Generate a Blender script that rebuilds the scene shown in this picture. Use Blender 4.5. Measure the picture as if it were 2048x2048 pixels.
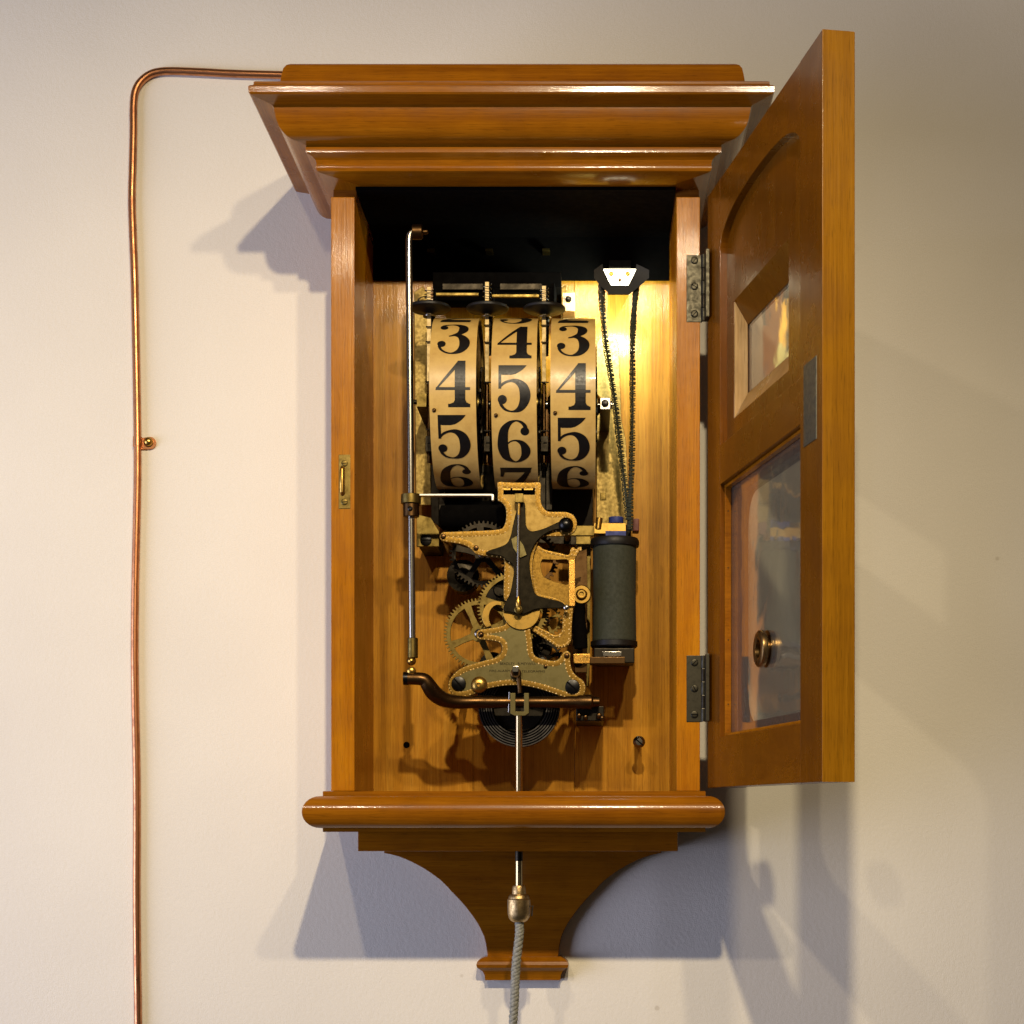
import bpy, bmesh, math, random
from mathutils import Vector, Matrix
random.seed(7)
R = math.radians
for o in list(bpy.data.objects): bpy.data.objects.remove(o)
SC = bpy.context.scene
COL = SC.collection

# ---------------------------------------------------------------- measures
# work units are half millimetres: X to the right of the lens axis, F forward of
# the front plane of the case, H above eye level.  world = metres
K = 0.0005
D = 3450.0          # distance lens -> front plane of the case
VX, VY = 1178.0, 1620.0
EYE = 1.6
def W(X, F, H): return Vector((X*K, (D-F)*K, EYE+H*K))
def sc(F): return D/(D-F)
def XP(px, F): return (px-VX)/sc(F)
def HP(py, F): return (VY-py)/sc(F)
WALL_F = -336.0
BACK_F = -304.0
CX, HALF = -147.0, 369.0
FO = 54.0            # cornice and sill overhang the stiles by the door's thickness

# ---------------------------------------------------------------- camera, world, lights, exposure
cam = bpy.data.cameras.new('camera')
cam.sensor_width = 36; cam.sensor_fit = 'HORIZONTAL'
cam.lens = 36*D/2048
cam.shift_x = (1024-VX)/2048
cam.shift_y = (VY-1024)/2048
cam.clip_start = 0.05; cam.clip_end = 50
camo = bpy.data.objects.new('camera', cam); COL.objects.link(camo)
camo.location = (0, 0, EYE); camo.rotation_euler = (R(90), 0, 0)
SC.camera = camo

world = bpy.data.worlds.new('World'); SC.world = world; world.use_nodes = True
bg = world.node_tree.nodes['Background']
bg.inputs['Color'].default_value = (1.0, 0.86, 0.72, 1); bg.inputs['Strength'].default_value = 0.032

def spot(name, X, F, H, target, watts, col, angle, blend, radius):
    l = bpy.data.lights.new(name, 'SPOT'); l.energy = watts; l.color = col
    l.spot_size = R(angle); l.spot_blend = blend; l.shadow_soft_size = radius
    o = bpy.data.objects.new(name, l); COL.objects.link(o)
    o.location = W(X, F, H)
    d = W(*target) - o.location
    o.rotation_euler = d.to_track_quat('-Z', 'Y').to_euler()
    return o
# three ceiling spots on one track
spot('ceiling_spot_key', 64, 3090, 2110, (-1080, WALL_F, -1050), 97, (1.0, 0.83, 0.56), 90, 1.0, 0.020)
spot('ceiling_spot_side', -1010, 3090, 2110, (-900, WALL_F, -1050), 28, (1.0, 0.83, 0.62), 84, 1.0, 0.020)
spot('ceiling_spot_far', 640, 3090, 2110, (500, WALL_F, 1000), 33, (1.0, 0.82, 0.58), 120, 1.0, 0.025)
# cool daylight from the room on the left
al = bpy.data.lights.new('window_daylight', 'AREA'); al.shape = 'RECTANGLE'; al.size = 2.2; al.size_y = 1.6
al.energy = 80; al.color = (0.64, 0.69, 1.0)
ao = bpy.data.objects.new('window_daylight', al); COL.objects.link(ao)
ao.location = (-2.7, 0.7, 1.35)
ao.rotation_euler = (W(-700, 0, -900)-ao.location).to_track_quat('-Z', 'Y').to_euler()

SC.view_settings.view_transform = 'Standard'; SC.view_settings.look = 'None'
SC.view_settings.exposure = 0.0; SC.view_settings.gamma = 1.0; SC.view_settings.use_curve_mapping = False
SC.render.engine = 'CYCLES'
SC.cycles.max_bounces = 8; SC.cycles.sample_clamp_indirect = 4.0
SC.cycles.use_denoising = True

# ---------------------------------------------------------------- materials
def nodes(name):
    m = bpy.data.materials.new(name); m.use_nodes = True
    nt = m.node_tree
    return m, nt, nt.nodes['Principled BSDF']
def N(nt, t, **kw):
    n = nt.nodes.new(t)
    for k, v in kw.items(): setattr(n, k, v)
    return n
def ramp(nt, stops):
    r = N(nt, 'ShaderNodeValToRGB'); e = r.color_ramp.elements
    while len(e) < len(stops): e.new(0.5)
    for i, (p, c) in enumerate(stops):
        e[i].position = p; e[i].color = (*c, 1)
    return r
MATS = {}
def wood(axis, dark=(.170,.049,.0014), mid=(.262,.087,.0022), light=(.345,.126,.0046), rough=.22, coat=.12, key=None, band=1.0, bump=.10):
    key = key or 'wood_'+axis
    if key in MATS: return MATS[key]
    m, nt, b = nodes(key); L = nt.links.new
    tc = N(nt, 'ShaderNodeTexCoord'); oi = N(nt, 'ShaderNodeObjectInfo')
    add = N(nt, 'ShaderNodeVectorMath', operation='ADD')
    mul = N(nt, 'ShaderNodeVectorMath', operation='SCALE'); mul.inputs[3].default_value = 7.3
    comb = N(nt, 'ShaderNodeCombineXYZ')
    for i in range(3): L(oi.outputs['Random'], comb.inputs[i])
    L(comb.outputs[0], mul.inputs[0]); L(tc.outputs['Object'], add.inputs[0]); L(mul.outputs[0], add.inputs[1])
    def stretched(across, along):
        mp = N(nt, 'ShaderNodeMapping')
        s = {'x': (along, across, across), 'y': (across, along, across), 'z': (across, across, along)}[axis]
        mp.inputs['Scale'].default_value = s
        L(add.outputs[0], mp.inputs['Vector']); return mp
    broad = N(nt, 'ShaderNodeTexNoise'); broad.inputs['Scale'].default_value = 1; broad.inputs['Detail'].default_value = 4
    broad.inputs['Distortion'].default_value = 1.2
    L(stretched(46*band, 2.2).outputs[0], broad.inputs['Vector'])
    fine = N(nt, 'ShaderNodeTexNoise'); fine.inputs['Scale'].default_value = 1; fine.inputs['Detail'].default_value = 6; fine.inputs['Roughness'].default_value = .7
    L(stretched(640, 11).outputs[0], fine.inputs['Vector'])
    pore = N(nt, 'ShaderNodeTexNoise'); pore.inputs['Scale'].default_value = 1; pore.inputs['Detail'].default_value = 3
    L(stretched(1300, 60).outputs[0], pore.inputs['Vector'])
    mx = N(nt, 'ShaderNodeMath', operation='MULTIPLY_ADD'); mx.inputs[1].default_value = .45
    L(broad.outputs['Fac'], mx.inputs[0])
    mf = N(nt, 'ShaderNodeMath', operation='MULTIPLY'); mf.inputs[1].default_value = .55
    L(fine.outputs['Fac'], mf.inputs[0]); L(mf.outputs[0], mx.inputs[2])
    cr = ramp(nt, [(.30, dark), (.50, mid), (.70, light)])
    L(mx.outputs[0], cr.inputs['Fac'])
    pr = ramp(nt, [(.30, (.62,.62,.62)), (.44, (1,1,1))])
    L(pore.outputs['Fac'], pr.inputs['Fac'])
    mm = N(nt, 'ShaderNodeMix', data_type='RGBA', blend_type='MULTIPLY'); mm.inputs['Factor'].default_value = .8
    L(cr.outputs['Color'], mm.inputs['A']); L(pr.outputs['Color'], mm.inputs['B'])
    # blotches of old varnish
    blot = N(nt, 'ShaderNodeTexNoise'); blot.inputs['Scale'].default_value = 26; blot.inputs['Detail'].default_value = 5
    L(add.outputs[0], blot.inputs['Vector'])
    br = ramp(nt, [(.35, (.80,.76,.70)), (.62, (1.06,1.06,1.06))])
    L(blot.outputs['Fac'], br.inputs['Fac'])
    m2 = N(nt, 'ShaderNodeMix', data_type='RGBA', blend_type='MULTIPLY'); m2.inputs['Factor'].default_value = .6
    L(mm.outputs['Result'], m2.inputs['A']); L(br.outputs['Color'], m2.inputs['B'])
    mr = N(nt, 'ShaderNodeMapRange'); mr.inputs['To Min'].default_value = .84; mr.inputs['To Max'].default_value = 1.10
    L(oi.outputs['Random'], mr.inputs['Value'])
    vb = N(nt, 'ShaderNodeVectorMath', operation='SCALE'); L(m2.outputs['Result'], vb.inputs[0]); L(mr.outputs[0], vb.inputs[3])
    L(vb.outputs[0], b.inputs['Base Color'])
    rr = ramp(nt, [(.3, (rough+.07,)*3), (.7, (rough-.03,)*3)])
    L(blot.outputs['Fac'], rr.inputs['Fac']); L(rr.outputs['Color'], b.inputs['Roughness'])
    b.inputs['Coat Weight'].default_value = coat; b.inputs['Coat Roughness'].default_value = .09
    b.inputs['Specular IOR Level'].default_value = .14
    bp = N(nt, 'ShaderNodeBump'); bp.inputs['Strength'].default_value = bump; bp.inputs['Distance'].default_value = .0006
    L(fine.outputs['Fac'], bp.inputs['Height']); L(bp.outputs[0], b.inputs['Normal'])
    bp2 = N(nt, 'ShaderNodeBump'); bp2.inputs['Strength'].default_value = bump*.8; bp2.inputs['Distance'].default_value = .0006
    L(fine.outputs['Fac'], bp2.inputs['Height']); L(bp2.outputs[0], b.inputs['Coat Normal'])
    MATS[key] = m; return m

def metal(key, col, rough, var=.25, scale=120, dirt=(.5,.45,.4), bump=.05, metallic=1.0, coat=0, spec=.5, rvar=.2):
    if key in MATS: return MATS[key]
    m, nt, b = nodes(key); L = nt.links.new
    tc = N(nt, 'ShaderNodeTexCoord')
    n1 = N(nt, 'ShaderNodeTexNoise'); n1.inputs['Scale'].default_value = scale; n1.inputs['Detail'].default_value = 6; n1.inputs['Roughness'].default_value = .65
    L(tc.outputs['Object'], n1.inputs['Vector'])
    c0 = tuple(c*d for c, d in zip(col, dirt))
    r = ramp(nt, [(.5-var, c0), (.5+var*.4, col)])
    L(n1.outputs['Fac'], r.inputs['Fac']); L(r.outputs['Color'], b.inputs['Base Color'])
    rr = ramp(nt, [(.3, (min(1, rough+rvar),)*3), (.7, (rough,)*3)])
    L(n1.outputs['Fac'], rr.inputs['Fac']); L(rr.outputs['Color'], b.inputs['Roughness'])
    b.inputs['Metallic'].default_value = metallic; b.inputs['Coat Weight'].default_value = coat; b.inputs['Specular IOR Level'].default_value = spec
    n2 = N(nt, 'ShaderNodeTexNoise'); n2.inputs['Scale'].default_value = scale*14; n2.inputs['Detail'].default_value = 2
    L(tc.outputs['Object'], n2.inputs['Vector'])
    bp = N(nt, 'ShaderNodeBump'); bp.inputs['Strength'].default_value = bump; bp.inputs['Distance'].default_value = .0003
    L(n2.outputs['Fac'], bp.inputs['Height']); L(bp.outputs[0], b.inputs['Normal'])
    MATS[key] = m; return m

WZ = wood('z', dark=(.275,.088,.0016), mid=(.375,.132,.0026), light=(.465,.182,.0055), rough=.28, bump=.60); WX = wood('x', coat=.32); WY = wood('y', coat=.2)
WDARK = wood('x', dark=(.16,.05,.005), mid=(.26,.085,.009), light=(.33,.12,.014), key='wood_bracket')
WBACK = wood('z', dark=(.255,.102,.0055), mid=(.40,.176,.0120), light=(.52,.262,.030), rough=.33, coat=.12, key='wood_back', band=1.3, bump=.35)
WDOOR = wood('z', dark=(.098,.029,.0009), mid=(.132,.042,.0014), light=(.165,.056,.0024), rough=.26, coat=.1, key='wood_door')  # darker than the stiles: shade on the inner face put into colour
WEDGE = wood('z', dark=(.185,.075,.0024), mid=(.265,.112,.0040), light=(.345,.160,.009), rough=.28, coat=.1, key='wood_door_lit', band=1.6, bump=.2)  # door wood again, lighter: light on the free edge put into colour
BRASS = metal('brass', (.50,.31,.07), .24)
BRASS_DULL = metal('brass_dull', (.185,.130,.036), .34, dirt=(.35,.32,.28))
GILT = metal('gilt', (.62,.35,.075), .20, scale=260, dirt=(.62,.52,.40), bump=.3)
GLINT = metal('painted_glint', (.98,.66,.22), .30, scale=260, dirt=(.8,.72,.55), bump=0, metallic=.35)  # glints put into the bead colour, paler and less metallic than gilt
GILTB = metal('gilt_ground', (.235,.135,.026), .34, scale=420, dirt=(.45,.42,.38), bump=.12)
NICKEL = metal('engraved_nickel', (.135,.112,.046), .36, var=.2, dirt=(.7,.68,.6), bump=.12)
STEEL = metal('steel', (.36,.335,.28), .24, scale=8, dirt=(.94,.94,.94), bump=0, rvar=.0)
HINGE = metal('hinge_steel', (.055,.050,.036), .36, dirt=(.5,.5,.48), scale=200)
BRONZE = metal('bronze', (.095,.052,.020), .28, dirt=(.4,.36,.34))
COPPER = metal('copper', (.60,.265,.115), .27, scale=60, dirt=(.40,.34,.38), var=.3)
IRON = metal('blackened_iron', (.016,.013,.008), .42, dirt=(.7,.7,.7), bump=.2)
DARKM = metal('dark_metal', (.030,.025,.018), .36, dirt=(.6,.6,.6))
BLACKS = metal('black_screw', (.030,.029,.028), .24, dirt=(.5,.5,.5))
RUBBER = metal('black_rubber', (.006,.005,.004), .40, metallic=0, dirt=(.8,.8,.8), spec=.35)
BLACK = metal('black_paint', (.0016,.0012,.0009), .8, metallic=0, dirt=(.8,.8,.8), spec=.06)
INK = metal('black_ink', (.006,.005,.0045), .28, metallic=0, dirt=(.8,.8,.8), coat=.05, scale=300, spec=.35)
DRUM = metal('drum_card', (.60,.395,.115), .26, metallic=0.0, var=.30, scale=70, dirt=(.74,.66,.52), bump=.10, coat=.6)
GREEN = metal('coil_cloth', (.030,.033,.018), .72, metallic=0, scale=300, dirt=(.7,.72,.65), bump=.5)
BLUE = metal('blue_fibre', (.02,.035,.19), .5, metallic=0, dirt=(.4,.4,.5))
REDF = metal('red_fibre', (.13,.028,.015), .5, metallic=0)
WIRE = metal('wire_cloth', (.045,.050,.028), .6, metallic=0, dirt=(.5,.5,.5))
SPRING = metal('spring_steel', (.12,.11,.10), .25, dirt=(.6,.6,.6))
ROPE = metal('rope_fibre', (.275,.27,.225), .9, metallic=0, scale=420, dirt=(.45,.42,.36), bump=.8)
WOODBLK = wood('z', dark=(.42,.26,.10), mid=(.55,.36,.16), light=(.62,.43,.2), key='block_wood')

def wall_mat():
    m, nt, b = nodes('wall_paint'); L = nt.links.new
    tc = N(nt, 'ShaderNodeTexCoord')
    n1 = N(nt, 'ShaderNodeTexNoise'); n1.inputs['Scale'].default_value = 5; n1.inputs['Detail'].default_value = 8
    n2 = N(nt, 'ShaderNodeTexNoise'); n2.inputs['Scale'].default_value = 900; n2.inputs['Detail'].default_value = 3
    n3 = N(nt, 'ShaderNodeTexNoise'); n3.inputs['Scale'].default_value = 230; n3.inputs['Detail'].default_value = 4
    for n in (n1, n2, n3): L(tc.outputs['Object'], n.inputs['Vector'])
    r = ramp(nt, [(.3, (.752,.698,.590)), (.7, (.805,.750,.632))])
    L(n1.outputs['Fac'], r.inputs['Fac'])
    r2 = ramp(nt, [(.3, (.93,.93,.93)), (.7, (1.04,1.04,1.04))]); L(n2.outputs['Fac'], r2.inputs['Fac'])
    mm = N(nt, 'ShaderNodeMix', data_type='RGBA', blend_type='MULTIPLY'); mm.inputs['Factor'].default_value = 1
    L(r.outputs['Color'], mm.inputs['A']); L(r2.outputs['Color'], mm.inputs['B'])
    vo = N(nt, 'ShaderNodeTexVoronoi'); vo.inputs['Scale'].default_value = 9
    L(tc.outputs['Object'], vo.inputs['Vector'])
    r3 = ramp(nt, [(.018, (.62,.58,.52)), (.030, (1,1,1))]); L(vo.outputs['Distance'], r3.inputs['Fac'])
    m3 = N(nt, 'ShaderNodeMix', data_type='RGBA', blend_type='MULTIPLY'); m3.inputs['Factor'].default_value = .5
    L(mm.outputs['Result'], m3.inputs['A']); L(r3.outputs['Color'], m3.inputs['B'])
    L(m3.outputs['Result'], b.inputs['Base Color'])
    b.inputs['Roughness'].default_value = .75
    b.inputs['Specular IOR Level'].default_value = .25
    ad = N(nt, 'ShaderNodeMath', operation='ADD'); L(n2.outputs['Fac'], ad.inputs[0]); L(n3.outputs['Fac'], ad.inputs[1])
    bp = N(nt, 'ShaderNodeBump'); bp.inputs['Strength'].default_value = .38; bp.inputs['Distance'].default_value = .0009
    L(ad.outputs[0], bp.inputs['Height']); L(bp.outputs[0], b.inputs['Normal'])
    return m
WALLM = wall_mat()

def glass_mat():
    m = bpy.data.materials.new('old_glass'); m.use_nodes = True; nt = m.node_tree; L = nt.links.new
    nt.nodes.remove(nt.nodes['Principled BSDF']); out = nt.nodes['Material Output']
    tr = N(nt, 'ShaderNodeBsdfTransparent'); tr.inputs['Color'].default_value = (.96,.97,.95,1)
    gl = N(nt, 'ShaderNodeBsdfGlossy'); gl.inputs['Roughness'].default_value = .045
    df = N(nt, 'ShaderNodeBsdfDiffuse'); df.inputs['Color'].default_value = (.50,.45,.36,1)
    fr = N(nt, 'ShaderNodeFresnel'); fr.inputs['IOR'].default_value = 1.5
    tc = N(nt, 'ShaderNodeTexCoord')
    nz = N(nt, 'ShaderNodeTexNoise'); nz.inputs['Scale'].default_value = 12; nz.inputs['Detail'].default_value = 3
    L(tc.outputs['Object'], nz.inputs['Vector'])
    bp = N(nt, 'ShaderNodeBump'); bp.inputs['Strength'].default_value = .12; bp.inputs['Distance'].default_value = .01
    L(nz.outputs['Fac'], bp.inputs['Height']); L(bp.outputs[0], gl.inputs['Normal'])
    dust = N(nt, 'ShaderNodeMixShader'); dust.inputs[0].default_value = .08
    L(tr.outputs[0], dust.inputs[1]); L(df.outputs[0], dust.inputs[2])
    hf = N(nt, 'ShaderNodeMath', operation='MULTIPLY'); hf.inputs[1].default_value = .40; L(fr.outputs[0], hf.inputs[0])
    mx = N(nt, 'ShaderNodeMixShader'); L(hf.outputs[0], mx.inputs[0]); L(dust.outputs[0], mx.inputs[1]); L(gl.outputs[0], mx.inputs[2])
    L(mx.outputs[0], out.inputs['Surface'])
    return m
GLASS = glass_mat()
def emit_mat():
    m, nt, b = nodes('lamp_glow')
    b.inputs['Base Color'].default_value = (.9,.85,.7,1)
    b.inputs['Emission Color'].default_value = (1,.90,.60,1); b.inputs['Emission Strength'].default_value = 9.0
    return m
GLOW = emit_mat()

# ---------------------------------------------------------------- object helpers
def thing(name, label, cat, loc, group=None):
    o = bpy.data.objects.new(name, None); COL.objects.link(o)
    o.empty_display_size = .02; o.location = loc
    o['label'] = label; o['category'] = cat
    if group: o['group'] = group
    return o
def base(o):
    v = Vector((0, 0, 0))
    while o is not None: v = v + o.location; o = o.parent
    return v
def finish(name, me, mat, parent=None, smooth=30, label=None, kind=None, centre=True, flat=False):
    """me is in world metres"""
    if smooth is not None:
        me.polygons.foreach_set('use_smooth', [True]*len(me.polygons))
        me.set_sharp_from_angle(angle=R(smooth))
        if flat:      # keep the broad faces of bevelled boards truly flat
            for p in me.polygons:
                if p.area > (5*K)**2: p.use_smooth = False
    org = base(parent) if parent else Vector((0, 0, 0))
    if centre and len(me.vertices):
        lo = Vector((min(v.co[i] for v in me.vertices) for i in range(3)))
        hi = Vector((max(v.co[i] for v in me.vertices) for i in range(3)))
        c = (lo+hi)/2
    else: c = org
    me.transform(Matrix.Translation(-c))
    o = bpy.data.objects.new(name, me); COL.objects.link(o)
    o.parent = parent; o.location = c-org
    me.materials.append(mat)
    if label: o['label'] = label
    if kind: o['kind'] = kind
    return o
def from_bm(bm, name='m'):
    bmesh.ops.recalc_face_normals(bm, faces=bm.faces)
    me = bpy.data.meshes.new(name); bm.to_mesh(me); bm.free(); return me
def clone(src, parent, offset):
    """same mesh at another place; offset in work units (X,F,H)"""
    o = src.copy(); COL.objects.link(o); o.parent = parent
    o.location = src.location + (W(*offset)-W(0, 0, 0))
    return o

def box(name, x0, x1, f0, f1, h0, h1, mat, parent, bevel=1.2, **kw):
    bm = bmesh.new()
    bmesh.ops.create_cube(bm, size=1)
    a, b = W(min(x0,x1), max(f0,f1), min(h0,h1)), W(max(x0,x1), min(f0,f1), max(h0,h1))
    for v in bm.verts:
        v.co = Vector((a[i]+(v.co[i]+.5)*(b[i]-a[i]) for i in range(3)))
    if bevel:
        bmesh.ops.bevel(bm, geom=list(bm.edges), offset=bevel*K, segments=2, affect='EDGES', profile=.6)
    return finish(name, from_bm(bm), mat, parent, flat=True, smooth=50, **kw)

def tube_bm(bm, pts, rad, seg=12, cap=True):
    """pts world Vectors, rad in metres (number or list)"""
    n = len(pts)
    rads = rad if isinstance(rad, (list, tuple)) else [rad]*n
    prev = None; rings = []
    for i, p in enumerate(pts):
        t = (pts[min(i+1, n-1)]-pts[max(i-1, 0)]).normalized()
        if prev is None:
            up = Vector((0, 0, 1)) if abs(t.z) < .9 else Vector((1, 0, 0))
            a = t.cross(up).normalized()
        else:
            a = prev - t*prev.dot(t); a.normalize()
        b = t.cross(a); prev = a
        rings.append([bm.verts.new(p + (a*math.cos(2*math.pi*k/seg)+b*math.sin(2*math.pi*k/seg))*rads[i]) for k in range(seg)])
    for i in range(n-1):
        for k in range(seg):
            bm.faces.new((rings[i][k], rings[i][(k+1) % seg], rings[i+1][(k+1) % seg], rings[i+1][k]))
    if cap:
        bm.faces.new(rings[0][::-1]); bm.faces.new(rings[-1])
def tube(name, pts, rad, mat, parent, seg=14, **kw):
    """pts in work units, rad in work units"""
    bm = bmesh.new()
    rr = [r*K for r in rad] if isinstance(rad, (list, tuple)) else rad*K
    tube_bm(bm, [W(*p) for p in pts], rr, seg)
    return finish(name, from_bm(bm), mat, parent, smooth=kw.pop('smooth', 40), **kw)
def lathe(name, origin, axis, prof, mat, parent, seg=28, **kw):
    """prof: list of (t along axis, radius) in work units; axis in work coords (X,F,H)"""
    o = W(*origin); t = (W(*axis)-W(0, 0, 0)).normalized()
    up = Vector((0, 0, 1)) if abs(t.z) < .9 else Vector((1, 0, 0))
    a = t.cross(up).normalized(); b = t.cross(a)
    bm = bmesh.new(); rings = []
    for (d, r) in prof:
        c = o+t*d*K
        if r <= 1e-6: rings.append([bm.verts.new(c)])
        else: rings.append([bm.verts.new(c+(a*math.cos(2*math.pi*k/seg)+b*math.sin(2*math.pi*k/seg))*r*K) for k in range(seg)])
    for i in range(len(rings)-1):
        p, q = rings[i], rings[i+1]
        for k in range(seg):
            k2 = (k+1) % seg
            if len(p) == 1 and len(q) == 1: continue
            if len(p) == 1: bm.faces.new((p[0], q[k], q[k2]))
            elif len(q) == 1: bm.faces.new((p[k], p[k2], q[0]))
            else: bm.faces.new((p[k], p[k2], q[k2], q[k]))
    for e in (rings[0], rings[-1]):
        if len(e) > 1: bm.faces.new(e)
    return finish(name, from_bm(bm), mat, parent, smooth=kw.pop('smooth', 35), **kw)

def catmull(pts, n=6, closed=False):
    out = []; m = len(pts)
    rng = range(m if closed else m-1)
    for i in rng:
        def g(j): return pts[j % m] if closed else pts[max(0, min(m-1, j))]
        p0, p1, p2, p3 = g(i-1), g(i), g(i+1), g(i+2)
        for k in range(n):
            t = k/n
            out.append(tuple(.5*((2*b)+(c-a)*t+(2*a-5*b+4*c-d)*t*t+(-a+3*b-3*c+d)*t**3) for a, b, c, d in zip(p0, p1, p2, p3)))
    if not closed: out.append(tuple(pts[-1]))
    return out

CAPS = []
def fill(loops, depth, bevel=0.0, res=1):
    """flat shape with holes -> mesh; x,y in work units; z from 0 (front) to -depth.  returns mesh in work units"""
    cu = bpy.data.curves.new('c', 'CURVE'); cu.dimensions = '2D'; cu.fill_mode = 'BOTH'
    for lp in loops:
        s = cu.splines.new('POLY'); s.points.add(len(lp)-1)
        for i, (x, y) in enumerate(lp): s.points[i].co = (x, y, 0, 1)
        s.use_cyclic_u = True
    cu.extrude = max(depth/2-bevel, .01); cu.bevel_depth = bevel; cu.bevel_resolution = res; cu.offset = -bevel
    ob = bpy.data.objects.new('c', cu)
    me = bpy.data.meshes.new_from_object(ob)
    bpy.data.objects.remove(ob); bpy.data.curves.remove(cu)
    me.transform(Matrix.Translation((0, 0, -depth/2)))
    CAPS.clear(); CAPS.extend(p.index for p in me.polygons if abs(p.normal.z) > .999)
    return me
def plate(name, loops, F, depth, mat, parent, bevel=.8, px=True, smooth=30, **kw):
    """flat plate facing the viewer, front face at F; loops in pixels of the picture plane at F (or work units)"""
    if px: loops = [[(XP(x, F), HP(y, F)) for x, y in lp] for lp in loops]
    me = fill(loops, depth, bevel)
    for v in me.vertices: v.co = W(v.co.x, F+v.co.z, v.co.y)
    # mapping (x,y,z)->(x,-z..,y) keeps handedness
    o = finish(name, me, mat, parent, smooth=smooth, **kw)
    for i in CAPS: o.data.polygons[i].use_smooth = False
    return o
def circle(cx, cy, r, n=32, a0=0): return [(cx+r*math.cos(a0+2*math.pi*i/n), cy+r*math.sin(a0+2*math.pi*i/n)) for i in range(n)]

def sweep3(name, cx, half, f0, prof, fback, mats, parent, smooth=28, **kw):
    """moulding mitred round the front and both sides; prof = [(e, H)] top to bottom"""
    res = []
    for part in ('front', 'left', 'right'):
        bm = bmesh.new(); A = []; B = []
        for e, h in prof:
            if part == 'front':
                a, b = (cx-half-e, f0+e, h), (cx+half+e, f0+e, h)
            elif part == 'left':
                a, b = (cx-half-e, fback, h), (cx-half-e, f0+e, h)
            else:
                a, b = (cx+half+e, f0+e, h), (cx+half+e, fback, h)
            A.append(bm.verts.new(W(*a))); B.append(bm.verts.new(W(*b)))
        for i in range(len(prof)-1):
            bm.faces.new((A[i], B[i], B[i+1], A[i+1]))
        me = bpy.data.meshes.new(name); 
        bm.normal_update()
        bm.to_mesh(me); bm.free()
        res.append(finish(name, me, mats[0] if part == 'front' else mats[1], parent, smooth=smooth, **kw))
    return res

def screw(name, X, F, H, r, mat, parent, slot=30, dome=.25, depth=4, normal=(0, 1, 0)):
    """slotted screw head on a surface at F facing the viewer"""
    bm = bmesh.new()
    n = 24
    prof = [(-1, r), (depth*.5, r), (depth*.8, r*.93), (depth*(.8+dome), r*.55), (depth*(.85+dome), 0)]
    rings = []
    for d, rr in prof:
        if rr == 0: rings.append([bm.verts.new(Vector((0, 0, d)))])
        else: rings.append([bm.verts.new(Vector((rr*math.cos(2*math.pi*k/n), rr*math.sin(2*math.pi*k/n), d))) for k in range(n)])
    for i in range(len(rings)-1):
        p, q = rings[i], rings[i+1]
        for k in range(n):
            k2 = (k+1) % n
            if len(q) == 1: bm.faces.new((p[k], p[k2], q[0]))
            else: bm.faces.new((p[k], p[k2], q[k2], q[k]))
    bm.faces.new(rings[0][::-1])
    me = from_bm(bm)
    nn = Vector(normal).normalized()     # work coords (X,F,H)
    zz = Vector((0, 0, 1)); xx = zz.cross(nn) if abs(nn.z) < .9 else Vector((1, 0, 0)); xx.normalize(); yy = nn.cross(xx)
    for v in me.vertices:
        p = Vector((X, F, H))+xx*v.co.x+yy*v.co.y+nn*v.co.z
        v.co = W(*p)
    o = finish(name, me, mat, parent, smooth=35)
    # slot: a dark thin bar let into the head
    bm = bmesh.new(); bmesh.ops.create_cube(bm, size=1)
    ca, sa = math.cos(R(slot)), math.sin(R(slot))
    for v in bm.verts:
        a, b, c = v.co.x*r*1.86, v.co.y*max(r*.2, .9), v.co.z*1.0+depth*(.8+dome)
        p = Vector((X, F, H))+xx*(a*ca-b*sa)+yy*(a*sa+b*ca)+nn*c
        v.co = W(*p)
    me2 = from_bm(bm)
    return o, me2
def slotted(X, F, H, r, mat, parent, deep=True, **kw):
    o, me2 = screw('screw', X, F, H, r, mat, parent, **kw)
    if deep: finish('slot', me2, BLACK, o, smooth=None)
    else:
        # third level already used: join the slot into the head
        inv = Matrix.Translation(-base(o)); me2.transform(inv)
        bm = bmesh.new(); bm.from_mesh(o.data); n0 = len(bm.faces); bm.from_mesh(me2)
        bm.faces.ensure_lookup_table()
        for f in bm.faces[n0:]: f.material_index = 1
        bm.to_mesh(o.data); bm.free(); o.data.materials.append(BLACK)
    return o

# ================================================================= SETTING
wl = box('wall', -3800, 3800, WALL_F, WALL_F-160, -3190, 2700, WALLM, None, bevel=0)
wl['kind'] = 'structure'; wl['label'] = 'plain cream painted wall'

# ================================================================= CASE
case = thing('wooden_cabinet', 'varnished orange-brown wooden wall cabinet with moulded cornice and open door', 'cabinet', W(CX, WALL_F, -84))

prof = [(-60,1444),(52,1444),(61,1442.5),(68,1437.5),(73,1429),(75.5,1417),(78,1401),(81,1391),(87,1387),(118,1385),(121,1382.5),(120.5,1379),(122,1376),(126.5,1374),(129.6,1370.5),(129,1360),(126,1357),(92,1351),
        (88.6,1348),(87.6,1341),(86,1333),(84,1324),(80.8,1315.5),(75.5,1308),(69,1302),(60,1298),(48,1297),(38,1296),(35,1294),(36,1290.5),(35.4,1281.5),(33,1280),(25,1277.5),(19.5,1272),(17.5,1265),(18.5,1261.5),(18.6,1257),(16.5,1252),(12,1250),(-86,1250)]
sweep3('cornice_moulding', CX, HALF, FO, prof, WALL_F, (WX, WY), case)
box('top_board', CX-HALF+1, CX+HALF-1, FO, WALL_F+1, 1251, 1284, WDARK, case, bevel=0)
for sx in (-1, 1):
    a, b = CX+sx*HALF, CX+sx*(HALF-47)
    box('top_block', min(a, b)+.3, max(a, b)-.3, -30, WALL_F+1, 1226.4, 1251.5, WDARK, case, bevel=0)
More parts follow.
